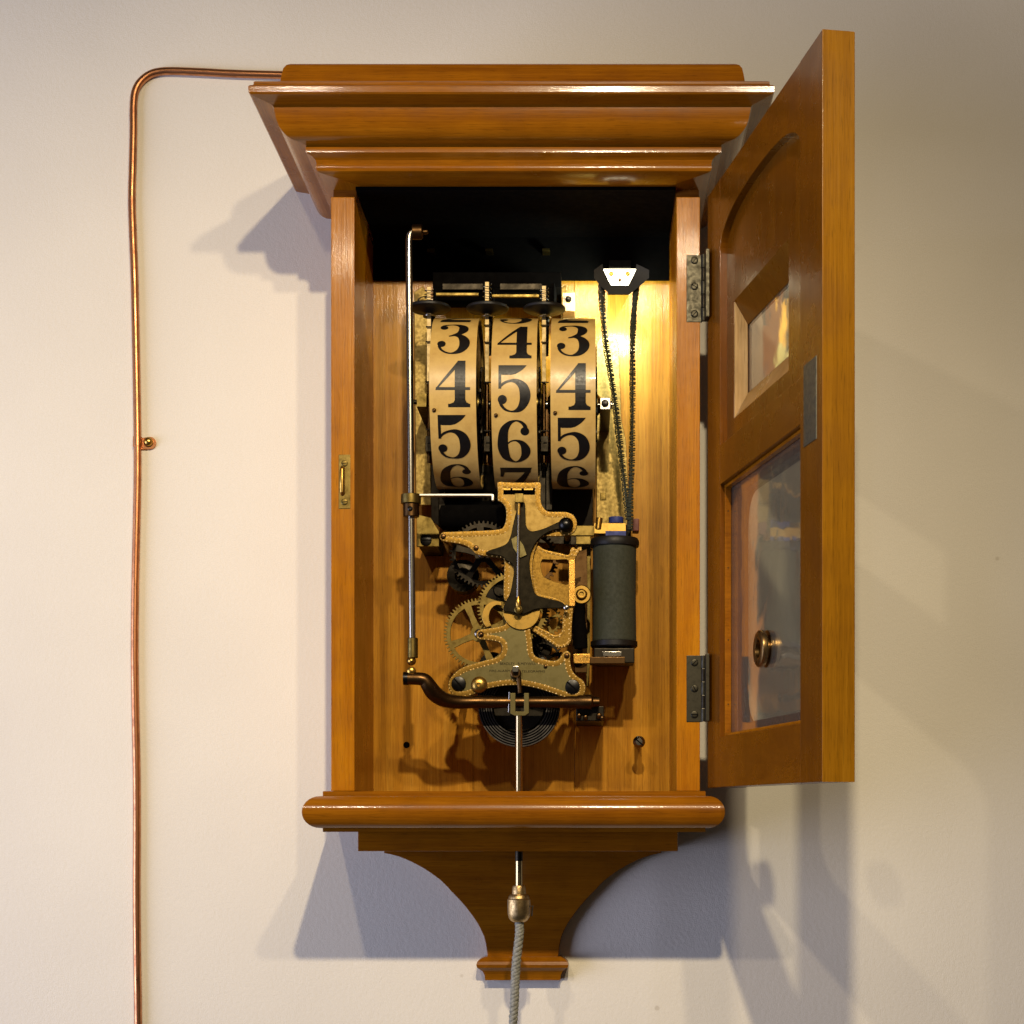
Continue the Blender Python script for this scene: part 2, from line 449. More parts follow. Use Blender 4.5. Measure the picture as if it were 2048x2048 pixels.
box('cornice_core', CX-HALF-50, CX+HALF+50, FO+50, WALL_F+1, 1310, 1430, WDARK, case, bevel=0)
# black board and lining added to paint the shade in the case top
box('shade_board', CX-HALF+48, CX+HALF-48, BACK_F+8, BACK_F+.5, HP(560, BACK_F+8), 1249, BLACK, case, bevel=.6, label='black board standing for shade across the top of the back')
box('shade_lining', CX-HALF+48, CX+HALF-48, -8, BACK_F+9, 1243, 1249.6, BLACK, case, bevel=.6)
# sides, their front edges are the stiles
bx = box('side_board', CX-HALF, CX-HALF+47, 0, WALL_F+1, 38, 1226.2, WZ, case, bevel=1.6)
box('side_board', CX+HALF-47, CX+HALF, 0, WALL_F+1, 38, 1226.2, WZ, case, bevel=1.6)
# back planks
seams = [CX-HALF+46, XP(946, BACK_F), XP(1149, BACK_F), CX+HALF-46]
for a, b in zip(seams, seams[1:]):
    box('plank', a+.25, b-.25, BACK_F, BACK_F-18, 36, 1228, WBACK, case, bevel=.7)
# sill
sp = [(-300,37),(6,37),(7,36),(7,28)]
for i in range(15):
    a = R(90-180*i/14); sp.append((11+31.5*math.cos(a), -4+31.5*math.sin(a)))
sp += [(7,-36),(7,-43),(-300,-43)]
sweep3('sill_moulding', CX, HALF, FO, sp, WALL_F, (WX, WY), case)
box('sill_core', CX-HALF+1, CX+HALF-1, FO-20, WALL_F+1, -42, 36, WDARK, case, bevel=0)
box('base_block', CX+4-322, CX+4+322, -20, WALL_F+1, -83, -43.2, WX, case, bevel=1.5)
# bracket
bl = [(768,1706),(800,1714),(839,1732),(878,1758),(904,1784),(929,1811),(950,1839),(961,1858),(969,1878),(975,1914)]
bl = [tuple(p) for p in catmull(bl, 5)]
mir = [(2*1045.5-x, y) for x, y in reversed(bl)]
topy = 1690
plate('bracket', [[(bl[0][0], topy)]+bl+mir+[(mir[-1][0], topy)]], -312, 23.5, WX, case, bevel=1.5)
fp = [(-40,HP(1913,-312)),(4,HP(1913,-312)),(14,HP(1917,-312)),(20,HP(1922,-312)),(22,HP(1928,-312)),(20,HP(1934,-312)),(14,HP(1938,-312)),(9,HP(1942,-312)),(5,HP(1950,-312)),(4,HP(1960,-312)),(-40,HP(1960,-312))]
bc = XP(1045.5, -312); sweep3('bracket_foot', bc, 78, -312, fp, WALL_F, (WX, WY), case)
# odd fittings in the case
slotted(XP(1278,-215), -215, HP(1484,-215), 13, STEEL, case, slot=40, depth=5, dome=1.0)
tube('screw_shank', [(XP(1278,-215), BACK_F-4, HP(1484,-215)), (XP(1278,-215), -214, HP(1484,-215))], 8, STEEL, case)
lathe('bored_hole', (XP(813,BACK_F), BACK_F+.3, HP(1490,BACK_F)), (0,1,0), [(-2,7),(0.4,7),(0.6,5.5),(0.6,0)], BLACK, case, seg=20)
# latch plate on the left stile
lp = box('latch_plate', XP(677,0), XP(701,0), .8, -6, HP(1018,0), HP(909,0), BRASS_DULL, case, bevel=1.4)
tube('catch', [(XP(685,0), -2, HP(936,0)), (XP(685,0), 4, HP(940,0)), (XP(685,0), 6, HP(962,0)), (XP(685,0), 4, HP(984,0)), (XP(685,0), -2, HP(988,0))], 5.2, BRASS, lp)
for py, sl in ((927, -8), (1004, -10)):
    slotted(XP(689,0), 1, HP(py,0), 6.5, BRASS_DULL, lp, deep=False, slot=sl, depth=1.2)
# hinges
for (y0, y1, ss) in ((510, 644, ((521,-50),(573,35),(628,-45))), (1311, 1444, ((1325,-45),(1377,60),(1429,0)))):
    hg = box('hinge', XP(1373,1), XP(1404,1), 1.6, -5, HP(y1,1), HP(y0,1), HINGE, case, bevel=.8)
    n = 5; hh = HP(y0,1)-HP(y1,1)
    for i in range(n):
        h0 = HP(y1,1)+hh*i/n
        tube('knuckle', [(229, 5, h0+.8), (229, 5, h0+hh/n-.8)], 5.5 if i % 2 == 0 else 5.0, HINGE if i % 2 == 0 else DARKM, hg, seg=14)
    box('door_leaf', 231, 238, 40, 2, HP(y1,1), HP(y0,1), HINGE, hg, bevel=.6)
    for py, sl in ss:
        slotted(XP(1389,1), 2, HP(py,1), 7.5, HINGE, hg, deep=False, slot=sl, depth=1.4)

# ---------------------------------------------------------------- the open door
DU = Vector((129.0, 740.0)); DWID = DU.length; DU = DU/DWID
DN = Vector((DU.y, -DU.x))            # into the thickness (X,F)
DX0, DF0 = 237.0, 2.0
def door_pt(u, v, w):
    return W(DX0+DU.x*u+DN.x*w, DF0+DU.y*u+DN.y*w, v)
def dplate(name, loops, w0, w1, mat, parent, bevel=1.0, smooth=30, **kw):
    me = fill(loops, w1-w0, bevel)
    for v in me.vertices: v.co = door_pt(v.co.x, v.co.y, w0-v.co.z)
    bm = bmesh.new(); bm.from_mesh(me); bmesh.ops.recalc_face_normals(bm, faces=bm.faces); bm.to_mesh(me); bm.free()
    o = finish(name, me, mat, parent, smooth=smooth, **kw)
    for i in CAPS: o.data.polygons[i].use_smooth = False
    for p in o.data.polygons:
        if p.area > (12*K)**2: p.use_smooth = False
    return o
def rect(u0, u1, v0, v1): return [(u0, v0), (u1, v0), (u1, v1), (u0, v1)]
def rrect(u0, u1, v0, v1, r, n=8):
    out = []
    for (cx, cy, a0) in ((u1-r, v1-r, 0), (u0+r, v1-r, 90), (u0+r, v0+r, 180), (u1-r, v0+r, 270)):
        for i in range(n+1):
            a = R(a0+90*i/n); out.append((cx+r*math.cos(a), cy+r*math.sin(a)))
    return out
TT = 54
U0, U1 = 99, 633
def arch(u0, u1, v0, vs, vc, n=28):
    out = [(u0, v0), (u1, v0)]
    c = (u0+u1)/2; h = (u1-u0)/2
    for i in range(n+1):
        a = math.pi*i/n
        x = math.cos(a); y = math.sin(a)
        out.append((c+h*math.copysign(abs(x)**.8, x), vs+(vc-vs)*abs(y)**.85))
    return out
WRAIL = wood('y', dark=(.098,.029,.0009), mid=(.132,.042,.0014), light=(.165,.056,.0024), rough=.26, coat=.1, key='wood_door_rail')  # same shaded tone as the door face, grain turned
def arch_outline(u0, u1, vs, vc):
    return [p for p in arch(u0, u1, 0, vs, vc)[2:]]
AR = arch(U0-6, U1+6, 130, 1081, 1155)
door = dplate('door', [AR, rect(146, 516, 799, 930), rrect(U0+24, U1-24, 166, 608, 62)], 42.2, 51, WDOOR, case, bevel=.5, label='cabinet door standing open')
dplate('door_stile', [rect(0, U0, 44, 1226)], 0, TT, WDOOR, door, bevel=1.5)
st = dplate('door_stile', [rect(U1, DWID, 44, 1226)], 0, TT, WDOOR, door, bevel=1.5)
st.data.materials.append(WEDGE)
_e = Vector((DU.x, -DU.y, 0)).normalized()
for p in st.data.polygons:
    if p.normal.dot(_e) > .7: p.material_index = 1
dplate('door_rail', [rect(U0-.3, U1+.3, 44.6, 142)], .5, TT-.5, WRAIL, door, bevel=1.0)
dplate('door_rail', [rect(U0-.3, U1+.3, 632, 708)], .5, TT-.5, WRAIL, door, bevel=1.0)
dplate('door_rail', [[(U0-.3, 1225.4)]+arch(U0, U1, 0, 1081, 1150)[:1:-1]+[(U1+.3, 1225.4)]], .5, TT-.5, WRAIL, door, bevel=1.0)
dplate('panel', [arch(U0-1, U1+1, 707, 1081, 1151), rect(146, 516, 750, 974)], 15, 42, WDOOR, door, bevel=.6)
# splayed boards round the small window
def wedge(name, pts, u0, u1, mat):
    bm = bmesh.new()
    A = [bm.verts.new(door_pt(u0, v, w)) for v, w in pts]; B = [bm.verts.new(door_pt(u1, v, w)) for v, w in pts]
    bm.faces.new(A); bm.faces.new(B[::-1])
    for i in range(len(pts)):
        j = (i+1) % len(pts); bm.faces.new((A[i], B[i], B[j], A[j]))
    return finish(name, from_bm(bm), mat, door, smooth=None)
wedge('splayed_board', [(974,15.5),(930,42),(974,42)], 146.2, 515.8, WDOOR)
wedge('splayed_board', [(750,15.5),(799,42),(750,42)], 146.2, 515.8, WEDGE)  # lower board lighter than the upper: light on it put into colour
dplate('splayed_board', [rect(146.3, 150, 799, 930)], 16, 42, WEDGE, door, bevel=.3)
# jamb liner at the hinge side of the small window, lit tone painted pale
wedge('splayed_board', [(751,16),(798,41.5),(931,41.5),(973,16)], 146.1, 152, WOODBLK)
dplate('window_pane', [rect(148, 514, 801, 928)], 43.5, 45.5, GLASS, door, bevel=0)
# lower light: beads, pane, front frame with rounded corners
dplate('glass_pane', [rect(U0+1, U1-1, 143, 631), circle(353, 290, 20, 28)], 22, 24.5, GLASS, door, bevel=0)
dplate('front_frame', [rect(U0-1, U1+1, 141, 633), rrect(U0+24, U1-24, 166, 608, 62)], 27, 42, WDOOR, door, bevel=1.0)
dplate('glazing_bead', [rect(U0+.4, U0+7, 142.6, 631.4)], 9, 21.6, WX, door, bevel=1.5)
dplate('glazing_bead', [rect(U1-7, U1-.4, 142.6, 631.4)], 9, 21.6, WZ, door, bevel=1.5)
dplate('glazing_bead', [rect(U0+7.2, U1-7.2, 142.6, 149)], 9, 21.6, WX, door, bevel=1.5)
dplate('glazing_bead', [rect(U0+7.2, U1-7.2, 625, 631.4)], 9, 21.6, WX, door, bevel=1.5)
for v in (205, 330, 470, 580):
    me = bpy.data.meshes.new('n'); bm = bmesh.new(); bmesh.ops.create_icosphere(bm, subdivisions=2, radius=1.5*K); bm.to_mesh(me); bm.free()
    me.transform(Matrix.Translation(door_pt(U0+7, v, 15)))
    finish('nail_head', me, BRONZE, door)
# lock plate
dplate('lock_plate', [rect(655, 723, 589, 721)], -1.2, 4, metal('lock_steel', (.12,.125,.10), .38, dirt=(.6,.6,.6), scale=200), door, bevel=.6)
# brass eyelet through the pane
def dlathe(name, u, v, prof, mat, parent, seg=36):
    bm = bmesh.new(); rings = []
    for w, r in prof:
        rings.append([bm.verts.new(door_pt(u+r*math.cos(2*math.pi*k/seg), v+r*math.sin(2*math.pi*k/seg), w)) for k in range(seg)])
    rings.append(rings[0])
    for i in range(len(rings)-1):
        for k in range(seg):
            k2 = (k+1) % seg
            bm.faces.new((rings[i][k], rings[i][k2], rings[i+1][k2], rings[i+1][k]))
    return finish(name, from_bm(bm), mat, parent, smooth=40)
dlathe('eyelet', 353, 290, [(6,17),(5,20),(5,30),(7,33),(12,34),(16,33),(17,28),(18,24),(21,24),(21.9,34),(24.6,34),(28,34),(32,34),(34,31),(34,20),(33,17),(20,16)], metal('eyelet_bronze', (.30,.19,.075), .2, dirt=(.4,.36,.34)), door)

# ================================================================= COPPER PIPE
pipe = thing('copper_pipe', 'bent copper pipe running down the wall beside the cabinet', 'pipe', W(XP(272,WALL_F), WALL_F, HP(2048,WALL_F)))
PF = WALL_F+9
path = [(640,153),(560,150),(470,147.5),(400,144),(345,142),(318,143.5),(298,150),(280,165),(270,185),(267,215),(267,260),(265.5,330),(264,400),(266,470),(269,550),(271,640),(273,740),(274.5,830),(275,880),(275,960),(273,1060),(270.5,1180),(269.5,1300),(271,1420),(273.5,1540),(274,1660),(273.5,1780),(274.5,1900),(276,2010),(277,2130),(277,2300)]
pp = catmull(path, 5)
tube('tube', [(XP(x,PF), PF, HP(y,PF)) for x, y in pp], 8.3, COPPER, pipe, seg=18)
cl = tube('pipe_clip', [(XP(275,PF), PF, HP(874,PF)), (XP(275,PF), PF, HP(893,PF))], 9.9, COPPER, pipe, seg=22)
plate('clip_tab', [[(281,876)]+[(300+12*math.cos(R(a)), 886+12.5*math.sin(R(a))) for a in range(-90, 91, 15)]+[(281,899)]], WALL_F+5, 5, COPPER, cl, bevel=.6)
lathe('dome_screw', (XP(298.5,WALL_F), WALL_F+4, HP(885,WALL_F)), (0,1,0), [(0,10.5),(4,10.5),(8,9),(11,5.5),(12.2,0)], BRASS, cl, seg=24)


# ================================================================= INDICATOR MECHANISM
mech = thing('alarm_indicator', 'brass clockwork fire alarm indicator with three numbered drums inside the cabinet', 'indicator', W(CX, BACK_F, 200))

# ---- number drums
DRC_F, DRC_H, DRR = -122.0, 839.0, 172.0
def drum_pt(X, phi, r): return W(X, DRC_F+r*math.cos(phi), DRC_H+r*math.sin(phi))
def ribbon(path, n=9):
    pts = catmull(path, n); out = []
    for i, (x, y, w) in enumerate(pts):
        a = pts[max(i-1, 0)]; b = pts[min(i+1, len(pts)-1)]
        tx, ty = b[0]-a[0], b[1]-a[1]; l = math.hypot(tx, ty) or 1
        nx, ny = -ty/l, tx/l
        out.append(((x+nx*w/2, y+ny*w/2), (x-nx*w/2, y-ny*w/2)))
    return out
def rows(lst, n=4):
    out = []
    for (a, b) in zip(lst, lst[1:]):
        for k in range(n):
            t = k/n; y = a[2]+(b[2]-a[2])*t
            out.append(((a[0]+(b[0]-a[0])*t, y), (a[1]+(b[1]-a[1])*t, y)))
    out.append(((lst[-1][0], lst[-1][2]), (lst[-1][1], lst[-1][2])))
    return out
def ball(x, y, r, n=10):
    return rows([(x-r*math.sin(math.pi*(i+.02)/(n+.04)), x+r*math.sin(math.pi*(i+.02)/(n+.04)), y+r*math.cos(math.pi*(i+.02)/(n+.04))) for i in range(n+1)], 1)
GLYPH = {
 '2': [rows([(.03,.66,0),(.03,.67,.06),(.05,.68,.13),(.13,.64,.17),(.20,.30,.20)]), ribbon([(.10,.70,.06),(.16,.92,.08),(.34,.985,.05),(.50,.92,.12),(.57,.74,.20),(.48,.52,.15),(.28,.34,.08),(.08,.12,.09)]), ball(.15,.74,.09)],
 '3': [ribbon([(.085,.87,.06),(.15,.945,.055),(.30,.982,.036),(.44,.955,.09),(.535,.86,.18),(.545,.74,.20),(.47,.62,.12),(.36,.555,.065),(.25,.515,.03)]), ball(.14,.84,.082),
       ribbon([(.27,.525,.03),(.38,.545,.06),(.50,.50,.14),(.58,.36,.215),(.575,.22,.205),(.49,.09,.13),(.34,.022,.042),(.20,.045,.04),(.10,.12,.05),(.055,.22,.06)]), ball(.105,.275,.088)],
 '4': [rows([(.40,.62,.10),(.40,.62,.60),(.40,.62,.80),(.46,.62,1.0)], 6), ribbon([(.02,.385,.03),(.20,.60,.055),(.38,.82,.07),(.50,.97,.09)]), rows([(0.0,.72,.355),(0.01,.72,.415)], 2),
       rows([(.26,.72,0),(.26,.72,.07)], 2), rows([(.30,.70,.07),(.375,.645,.10),(.40,.62,.15)], 3)],
 '5': [rows([(.035,.62,1.0),(.035,.585,.95),(.035,.535,.90),(.035,.47,.85),(.05,.39,.805),(.13,.30,.785)], 3), rows([(.035,.095,.49),(.035,.095,.86)], 8),
       ribbon([(.055,.50,.03),(.14,.60,.055),(.28,.655,.055),(.42,.64,.11),(.545,.53,.19),(.59,.36,.225),(.56,.20,.19),(.47,.07,.12),(.33,.018,.036),(.19,.05,.045),(.10,.14,.06),(.07,.23,.07)]), ball(.115,.265,.095)],
 '6': [ribbon([(.60,.75,.06),(.585,.86,.08),(.50,.955,.055),(.38,.985,.036),(.25,.925,.10),(.145,.78,.18),(.11,.56,.215),(.115,.36,.22),(.17,.16,.17),(.27,.055,.08),(.37,.015,.034),(.48,.07,.09),(.57,.20,.17),(.585,.34,.19),(.52,.48,.12),(.40,.55,.045),(.28,.535,.03),(.19,.46,.03)]), ball(.575,.76,.092)],
 '7': [rows([(.02,.70,1.0),(.03,.68,.93),(.03,.64,.84)], 4), rows([(.02,.08,.68),(.03,.12,.86)], 4), ribbon([(.63,.90,.10),(.50,.62,.14),(.38,.36,.20),(.33,.15,.23),(.33,.0,.23)])],
}
ARC = R(31.0); PITCH = R(36.0)
def numeral(ch, X0, X1, phic, drum):
    xc = (X0+X1)/2; hgt = DRR*ARC
    bm = bmesh.new()
    for si, strip in enumerate(GLYPH[ch]):
        r = DRR+.45+.06*si; prev = None
        for (a, b) in strip:
            m = ((a[0]+b[0])/2, (a[1]+b[1])/2)
            vs = [bm.verts.new(drum_pt(xc+(p[0]-.355)*hgt*1.02, phic+(p[1]-.5)*ARC, r)) for p in (a, m, b)]
            if prev:
                for q in (0, 1):
                    try: bm.faces.new((prev[q], prev[q+1], vs[q+1], vs[q]))
                    except ValueError: pass
            prev = vs
    me = bpy.data.meshes.new('numeral'); bm.normal_update(); bm.to_mesh(me); bm.free()
    o = finish('numeral', me, INK, drum, smooth=None); o['label'] = 'black printed numeral '+ch
    return o
for (x0, x1, mid, phi0, chars) in ((-315,-223,'4',R(.8),'23456'), (-193,-103.5,'5',R(-2.5),'34567'), (-76,13,'4',R(-1.0),'23456')):
    bm = bmesh.new(); n = 96; rin = DRR-4
    ring = [[bm.verts.new(drum_pt(X, 2*math.pi*k/n, r)) for k in range(n)] for X, r in ((x0, rin), (x0, DRR), (x1, DRR), (x1, rin))]
    for i in range(4):
        for k in range(n):
            k2 = (k+1) % n; bm.faces.new((ring[i][k], ring[i][k2], ring[(i+1) % 4][k2], ring[(i+1) % 4][k]))
    dr = finish('number_drum', from_bm(bm), DRUM, mech, smooth=30)
    for c in chars:
        numeral(c, x0, x1, phi0-(int(c)-int(mid))*PITCH, dr)
    # webs and hub
    for X in (x0+7, x1-10):
        lathe('wheel_web', (X, DRC_F, DRC_H), (1,0,0), [(0,DRR-4.5),(3,DRR-4.5),(3,30),(3,0)], DARKM, dr, seg=48)
    lathe('hub', (x0-9, DRC_F, DRC_H), (1,0,0), [(0,0),(0,16),(6,22),(x1-x0+14,22),(x1-x0+20,15),(x1-x0+20,0)], BRASS_DULL, dr, seg=24)
    # rim rivets
    for ph in (phi0+R(-17.5),):
        p = drum_pt(x0+9, ph, DRR)
        me = bpy.data.meshes.new('r'); bm = bmesh.new(); bmesh.ops.create_icosphere(bm, subdivisions=2, radius=4.3*K); bm.to_mesh(me); bm.free()
        me.transform(Matrix.Translation(p)); finish('rivet', me, BRONZE, dr)
    # ratchet teeth wheel seen in the gap on the right of each drum
    tw = []
    for k in range(20):
        a = 2*math.pi*k/20
        tw += [(DRC_F+60*math.cos(a), DRC_H+60*math.sin(a)), (DRC_F+76*math.cos(a+.12), DRC_H+76*math.sin(a+.12)), (DRC_F+76*math.cos(a+.2), DRC_H+76*math.sin(a+.2))]
    me = fill([tw], 4, .3)
    for v in me.vertices: v.co = W(x1+4+v.co.z, v.co.x, v.co.y)
    bm = bmesh.new(); bm.from_mesh(me); bmesh.ops.recalc_face_normals(bm, faces=bm.faces); bm.to_mesh(me); bm.free()
    finish('ratchet_wheel', me, DARKM, dr)
tube('drum_shaft', [(-345, DRC_F, DRC_H), (48, DRC_F, DRC_H)], 9, STEEL, mech)

# ---- side plates and bearing blocks
plate('rear_plate', [[(862,930),(1186,930),(1186,1062),(1160,1090),(905,1075),(862,1040)]], -235, 8, DARKM, mech)
rp = [(1193,1075),(1193,690)]+[(1215+22*math.cos(R(a)), 692-22*math.sin(R(a))) for a in range(170, -1, -17)]+[(1240,760),(1243,840),(1252,880),(1256,960),(1254,1075)]
AGED = metal('aged_brass', (.26,.185,.06), .42, scale=300, dirt=(.7,.66,.6))
plate('side_plate', [rp], -272, 10, AGED, mech, bevel=1)
plate('side_plate', [[(828,585),(845,572),(858,590),(862,1010),(832,1010)]], -255, 8, AGED, mech, bevel=1)
box('plate_post', XP(1200,-270), XP(1212,-270), -270, BACK_F-1, HP(1000,-270), HP(985,-270), BRASS_DULL, mech)
box('plate_post', XP(838,-255), XP(850,-255), -256, BACK_F-1, HP(800,-255), HP(785,-255), BRASS_DULL, mech)
box('plate_post', XP(1010,-236), XP(1030,-236), -236, BACK_F-1, HP(1010,-236), HP(990,-236), DARKM, mech)
bb = box('bearing_block', XP(1200,-60), XP(1221,-60), -60, -272, HP(819,-60), HP(795,-60), STEEL, mech)
slotted(XP(1210,-60), -60, HP(807,-60), 7.5, BLACKS, bb, deep=False, slot=90, depth=3)
tube('cross_pin', [(XP(1196,-70), -75, HP(808,-70)), (XP(1227,-70), -75, HP(808,-70))], 2.6, STEEL, bb)
bb = box('bearing_block', XP(833,-95), XP(853,-95), -95, -256, HP(814,-95), HP(787,-95), BRASS_DULL, mech)
tube('cross_pin', [(XP(822,-120), -120, HP(804,-120)), (XP(840,-120), -120, HP(804,-120))], 5, DARKM, bb)
bb = box('mounting_block', XP(1125,-205), XP(1150,-205), -205, BACK_F-1, HP(622,-205), HP(585,-205), WOODBLK, mech)
lathe('block_screw', (XP(1137,-205), -206, HP(599,-205)), (0,1,0), [(0,6.5),(5,6.5),(8,4),(9,0)], BLACKS, bb, seg=20)
plate('bracket_strip', [[(1122,575),(1132,570),(1134,620),(1152,622),(1152,650),(1122,655)]], -262, 6, BRASS_DULL, mech)

# ---- plungers with rubber discs above the drums
STRIPB = metal('strip_brass', (.74,.56,.26), .5, dirt=(.75,.7,.6), metallic=.35)
lathe('magnet_barrel', (XP(868,-190), -190, HP(585,-190)), (1,0,0), [(0,0),(0,31),(4,34),(8,31),(122,31),(126,35),(130,31),(250,31),(254,34),(258,31),(258,0)], BLACK, mech, seg=32)
box('magnet_yoke', XP(866,-160), XP(1122,-160), -158, -300, HP(575,-160), HP(545,-160), BLACK, mech, bevel=1)
for a, b in ((885, 966), (1000, 1084)):
    box('yoke_strip', XP(a,-150), XP(b,-150), -150, -158, HP(579,-150), HP(567,-150), DARKM, mech, bevel=.6)
for a, b, y in ((872, 957, 588), (984, 1078, 591)):
    box('tie_bar', XP(a,-140), XP(b,-140), -140, -147, HP(y+2.6,-140), HP(y-2.6,-140), BRASS_DULL, mech, bevel=.5)
for i, (px, ytop, yd) in enumerate(((858, 574, 618), (974, 564, 619), (1088, 572, 620))):
    F = -100; X = XP(px, F)
    st = box('plunger_strip', X-4, X+4, F+1.5, F-1.5, HP(768,F), HP(ytop,F), STRIPB, mech, bevel=.5)
    HD = HP(yd, F)
    lathe('rubber_disc', (X+1, F, HD), (0,0,1), [(-9,0),(-9,9),(-7,13),(-3,26),(-2.5,40),(0,43.5),(4,43.5),(6.5,41),(7,20),(9,10),(9,0)], RUBBER, st, seg=40)
    lathe('disc_flange', (X+1, F, HD-17), (0,0,1), [(0,0),(0,13),(2.2,14),(2.4,0)], STEEL, st, seg=28)
    lathe('disc_stem', (X+3, F-16, HD-90), (0,0,1), [(0,0),(0,6),(60,7),(78,9),(78,0)], DARKM, st, seg=20)
    # return spring
    pts = []
    for k in range(0, 81):
        t = k/80; a = t*2*math.pi*4
        pts.append((X+9*math.cos(a), F+9*math.sin(a), HD+12+t*(HP(ytop+4,F)-HD-12)))
    tube('return_spring', pts, .8, SPRING, st, seg=6)
    for yy in ((655, 685, 765, 860) if i == 0 else (652, 686, 766, 863)):
        tube('stop_pin', [(X-6, F+6, HP(yy,F)), (X+10, F+6, HP(yy,F))], 1.5, STEEL, st, seg=8)
    tube('guide_rod', [(X, F-3, HP(768,F)), (X, F-3, HP(925,F))], [4.2,4.2], BRONZE, st, seg=10)
    box('pawl_block', X-6, X+9, F+14, F-20, HP(906,F), HP(875,F), DARKM, st, bevel=1)
    tube('pawl_pin', [(X-1, F+16, HP(888,F)), (X+6, F+16, HP(888,F))], 1.7, STEEL, st, seg=8)
    # brass nib in the shadow above
    XN = XP(px+4, -270)
    box('nib', XN-8, XN+8, -268, BACK_F+7, HP(503,-270), HP(497,-270), BRASS_DULL, mech, bevel=.8)
# wire loop at the left
tube('wire_loop', [(XP(x,-105), -105, HP(y,-105)) for x, y in catmull([(858,592),(842,595),(835,604),(840,612),(852,614)], 6)], 1.3, SPRING, mech, seg=6)

# ---- push rod on the left
RF = -20
rod = tube('push_rod', [(XP(x,RF), RF, HP(y,RF)) for x, y in [(828,463),(823,465),(819.5,470),(818.2,478),(818,490),(819.5,700),(822,1000),(824.5,1278)]], 6.9, STEEL, mech, seg=18)
lathe('knurled_knob', (XP(824,RF), RF, HP(464,RF)), (1,0,0), [(0,0),(0,12),(2,15),(20,15),(22,12),(23,5),(31,5),(33,3),(33,0)], BRONZE, rod, seg=24)
def collar(px, y0, y1, r, mat, nm='collar'):
    X = XP(px, RF); h0 = HP(y1,RF); h1 = HP(y0,RF)
    return lathe(nm, (X, RF, h0), (0,0,1), [(0,0),(0,r-1),(1,r),(h1-h0-1,r),(h1-h0,r-1),(h1-h0,0)], mat, rod, seg=28)
collar(822, 989, 1008, 20, BRASS_DULL); cc = collar(822.5, 1008, 1034, 16, BRONZE)
lathe('set_screw', (XP(822,RF), RF+14, HP(1020,RF)), (0,1,0), [(0,5),(3,5),(4,3),(3,2),(3,0)], BLACKS, mech, seg=16)
BRIGHT = metal('bright_steel', (.78,.75,.66), .3, dirt=(.9,.9,.9), rvar=.04)
arm = box('trip_arm', XP(826,RF+6), XP(985,RF+6), RF+8, RF-8, HP(991.8,RF+6), HP(988,RF+6), BRIGHT, mech, bevel=.8)
box('arm_lip', XP(983,RF+6), XP(987.5,RF+6), RF+8, RF-8, HP(1001,RF+6), HP(989,RF+6), BRIGHT, arm, bevel=.8)
collar(825.5, 1276, 1316, 10.5, BRASS_DULL, 'socket')
lathe('ball_joint', (XP(823,RF), RF+2, HP(1322,RF)), (0,1,0), [(-8,0),(-6,7),(0,9.5),(6,7),(9,3),(9.5,0)], BRASS, rod, seg=20)
lathe('joint_ring', (XP(823,RF), RF-6, HP(1342,RF)), (0,1,0), [(0,0),(0,8.5),(6,9),(11,8.2),(13,6),(14,0)], BRASS, rod, seg=24)

# ---- rocking lever with its shaft
lv = [(816,1357,-20,12.5),(838,1357.5,-20,13),(850,1361,-22,14),(858,1372,-26,15.5),(869,1387,-36,16.5),(888,1399,-48,15.5),(915,1404,-58,14),(945,1404,-64,13),(975,1403.5,-66,12.5)]
lvc = catmull(lv, 6)
lever = tube('rocking_lever', [(XP(x,f), f, HP(y,f)) for x, y, f, r in lvc], [r for x, y, f, r in lvc], BRONZE, mech, seg=22)
tube('lever_end', [(XP(807,-22),-22,HP(1357,-22)), (XP(817,-22),-22,HP(1357,-22))], 13.5, BLACKS, lever, seg=22)
lathe('rocker_shaft', (XP(965,-66), -66, HP(1404,-66)), (1,0,0), [(0,0),(0,12.5),(20,13),(24,12.2),(120,11.6),(165,11.8),(175,13.5),(192,13.5),(197,15.5),(222,15.5),(226,11),(238,10),(238,0)], BRONZE, mech, seg=26)
for px, py, r in ((1158,1431,5),(1171,1434,5),(1198,1431,6),(1204,1436,4.5)):
    lathe('pivot_pin', (XP(px,-70), -90, HP(py,-70)), (0,1,0), [(0,r),(20,r),(24,r*.6),(25,0)], BRONZE, mech, seg=14)
box('pivot_bracket', XP(1152,-80), XP(1208,-80), -82, BACK_F-1, HP(1442,-80), HP(1412,-80), DARKM, mech, bevel=2)

# ---- main spring
ms = lathe('spring_barrel', (XP(1037,-118), -180, HP(1412,-118)), (0,1,0), [(0,0),(0,84),(30,84),(30,52),(50,52),(50,0)], DARKM, mech, seg=40)
pts = []
for k in range(0, 420):
    t = k/419; a = t*2*math.pi*6.5; r = 54+t*33
    pts.append((XP(1037,-118)+r*math.cos(a), -118+(k % 7)*.05, HP(1412,-118)+r*math.sin(a)*1.0))
bm = bmesh.new(); prev = None
for p in pts:
    c = Vector(p); d = Vector((c.x-XP(1037,-118), 0, c.z-HP(1412,-118))).normalized()
    v = [bm.verts.new(W(*(c+d*a+Vector((0, f, 0))))) for a, f in ((-1.2,0),(1.2,0),(1.2,-34),(-1.2,-34))]
    if prev:
        for i in range(4): bm.faces.new((prev[i], prev[(i+1) % 4], v[(i+1) % 4], v[i]))
    prev = v
finish('coil_spring', from_bm(bm), SPRING, ms, smooth=30)

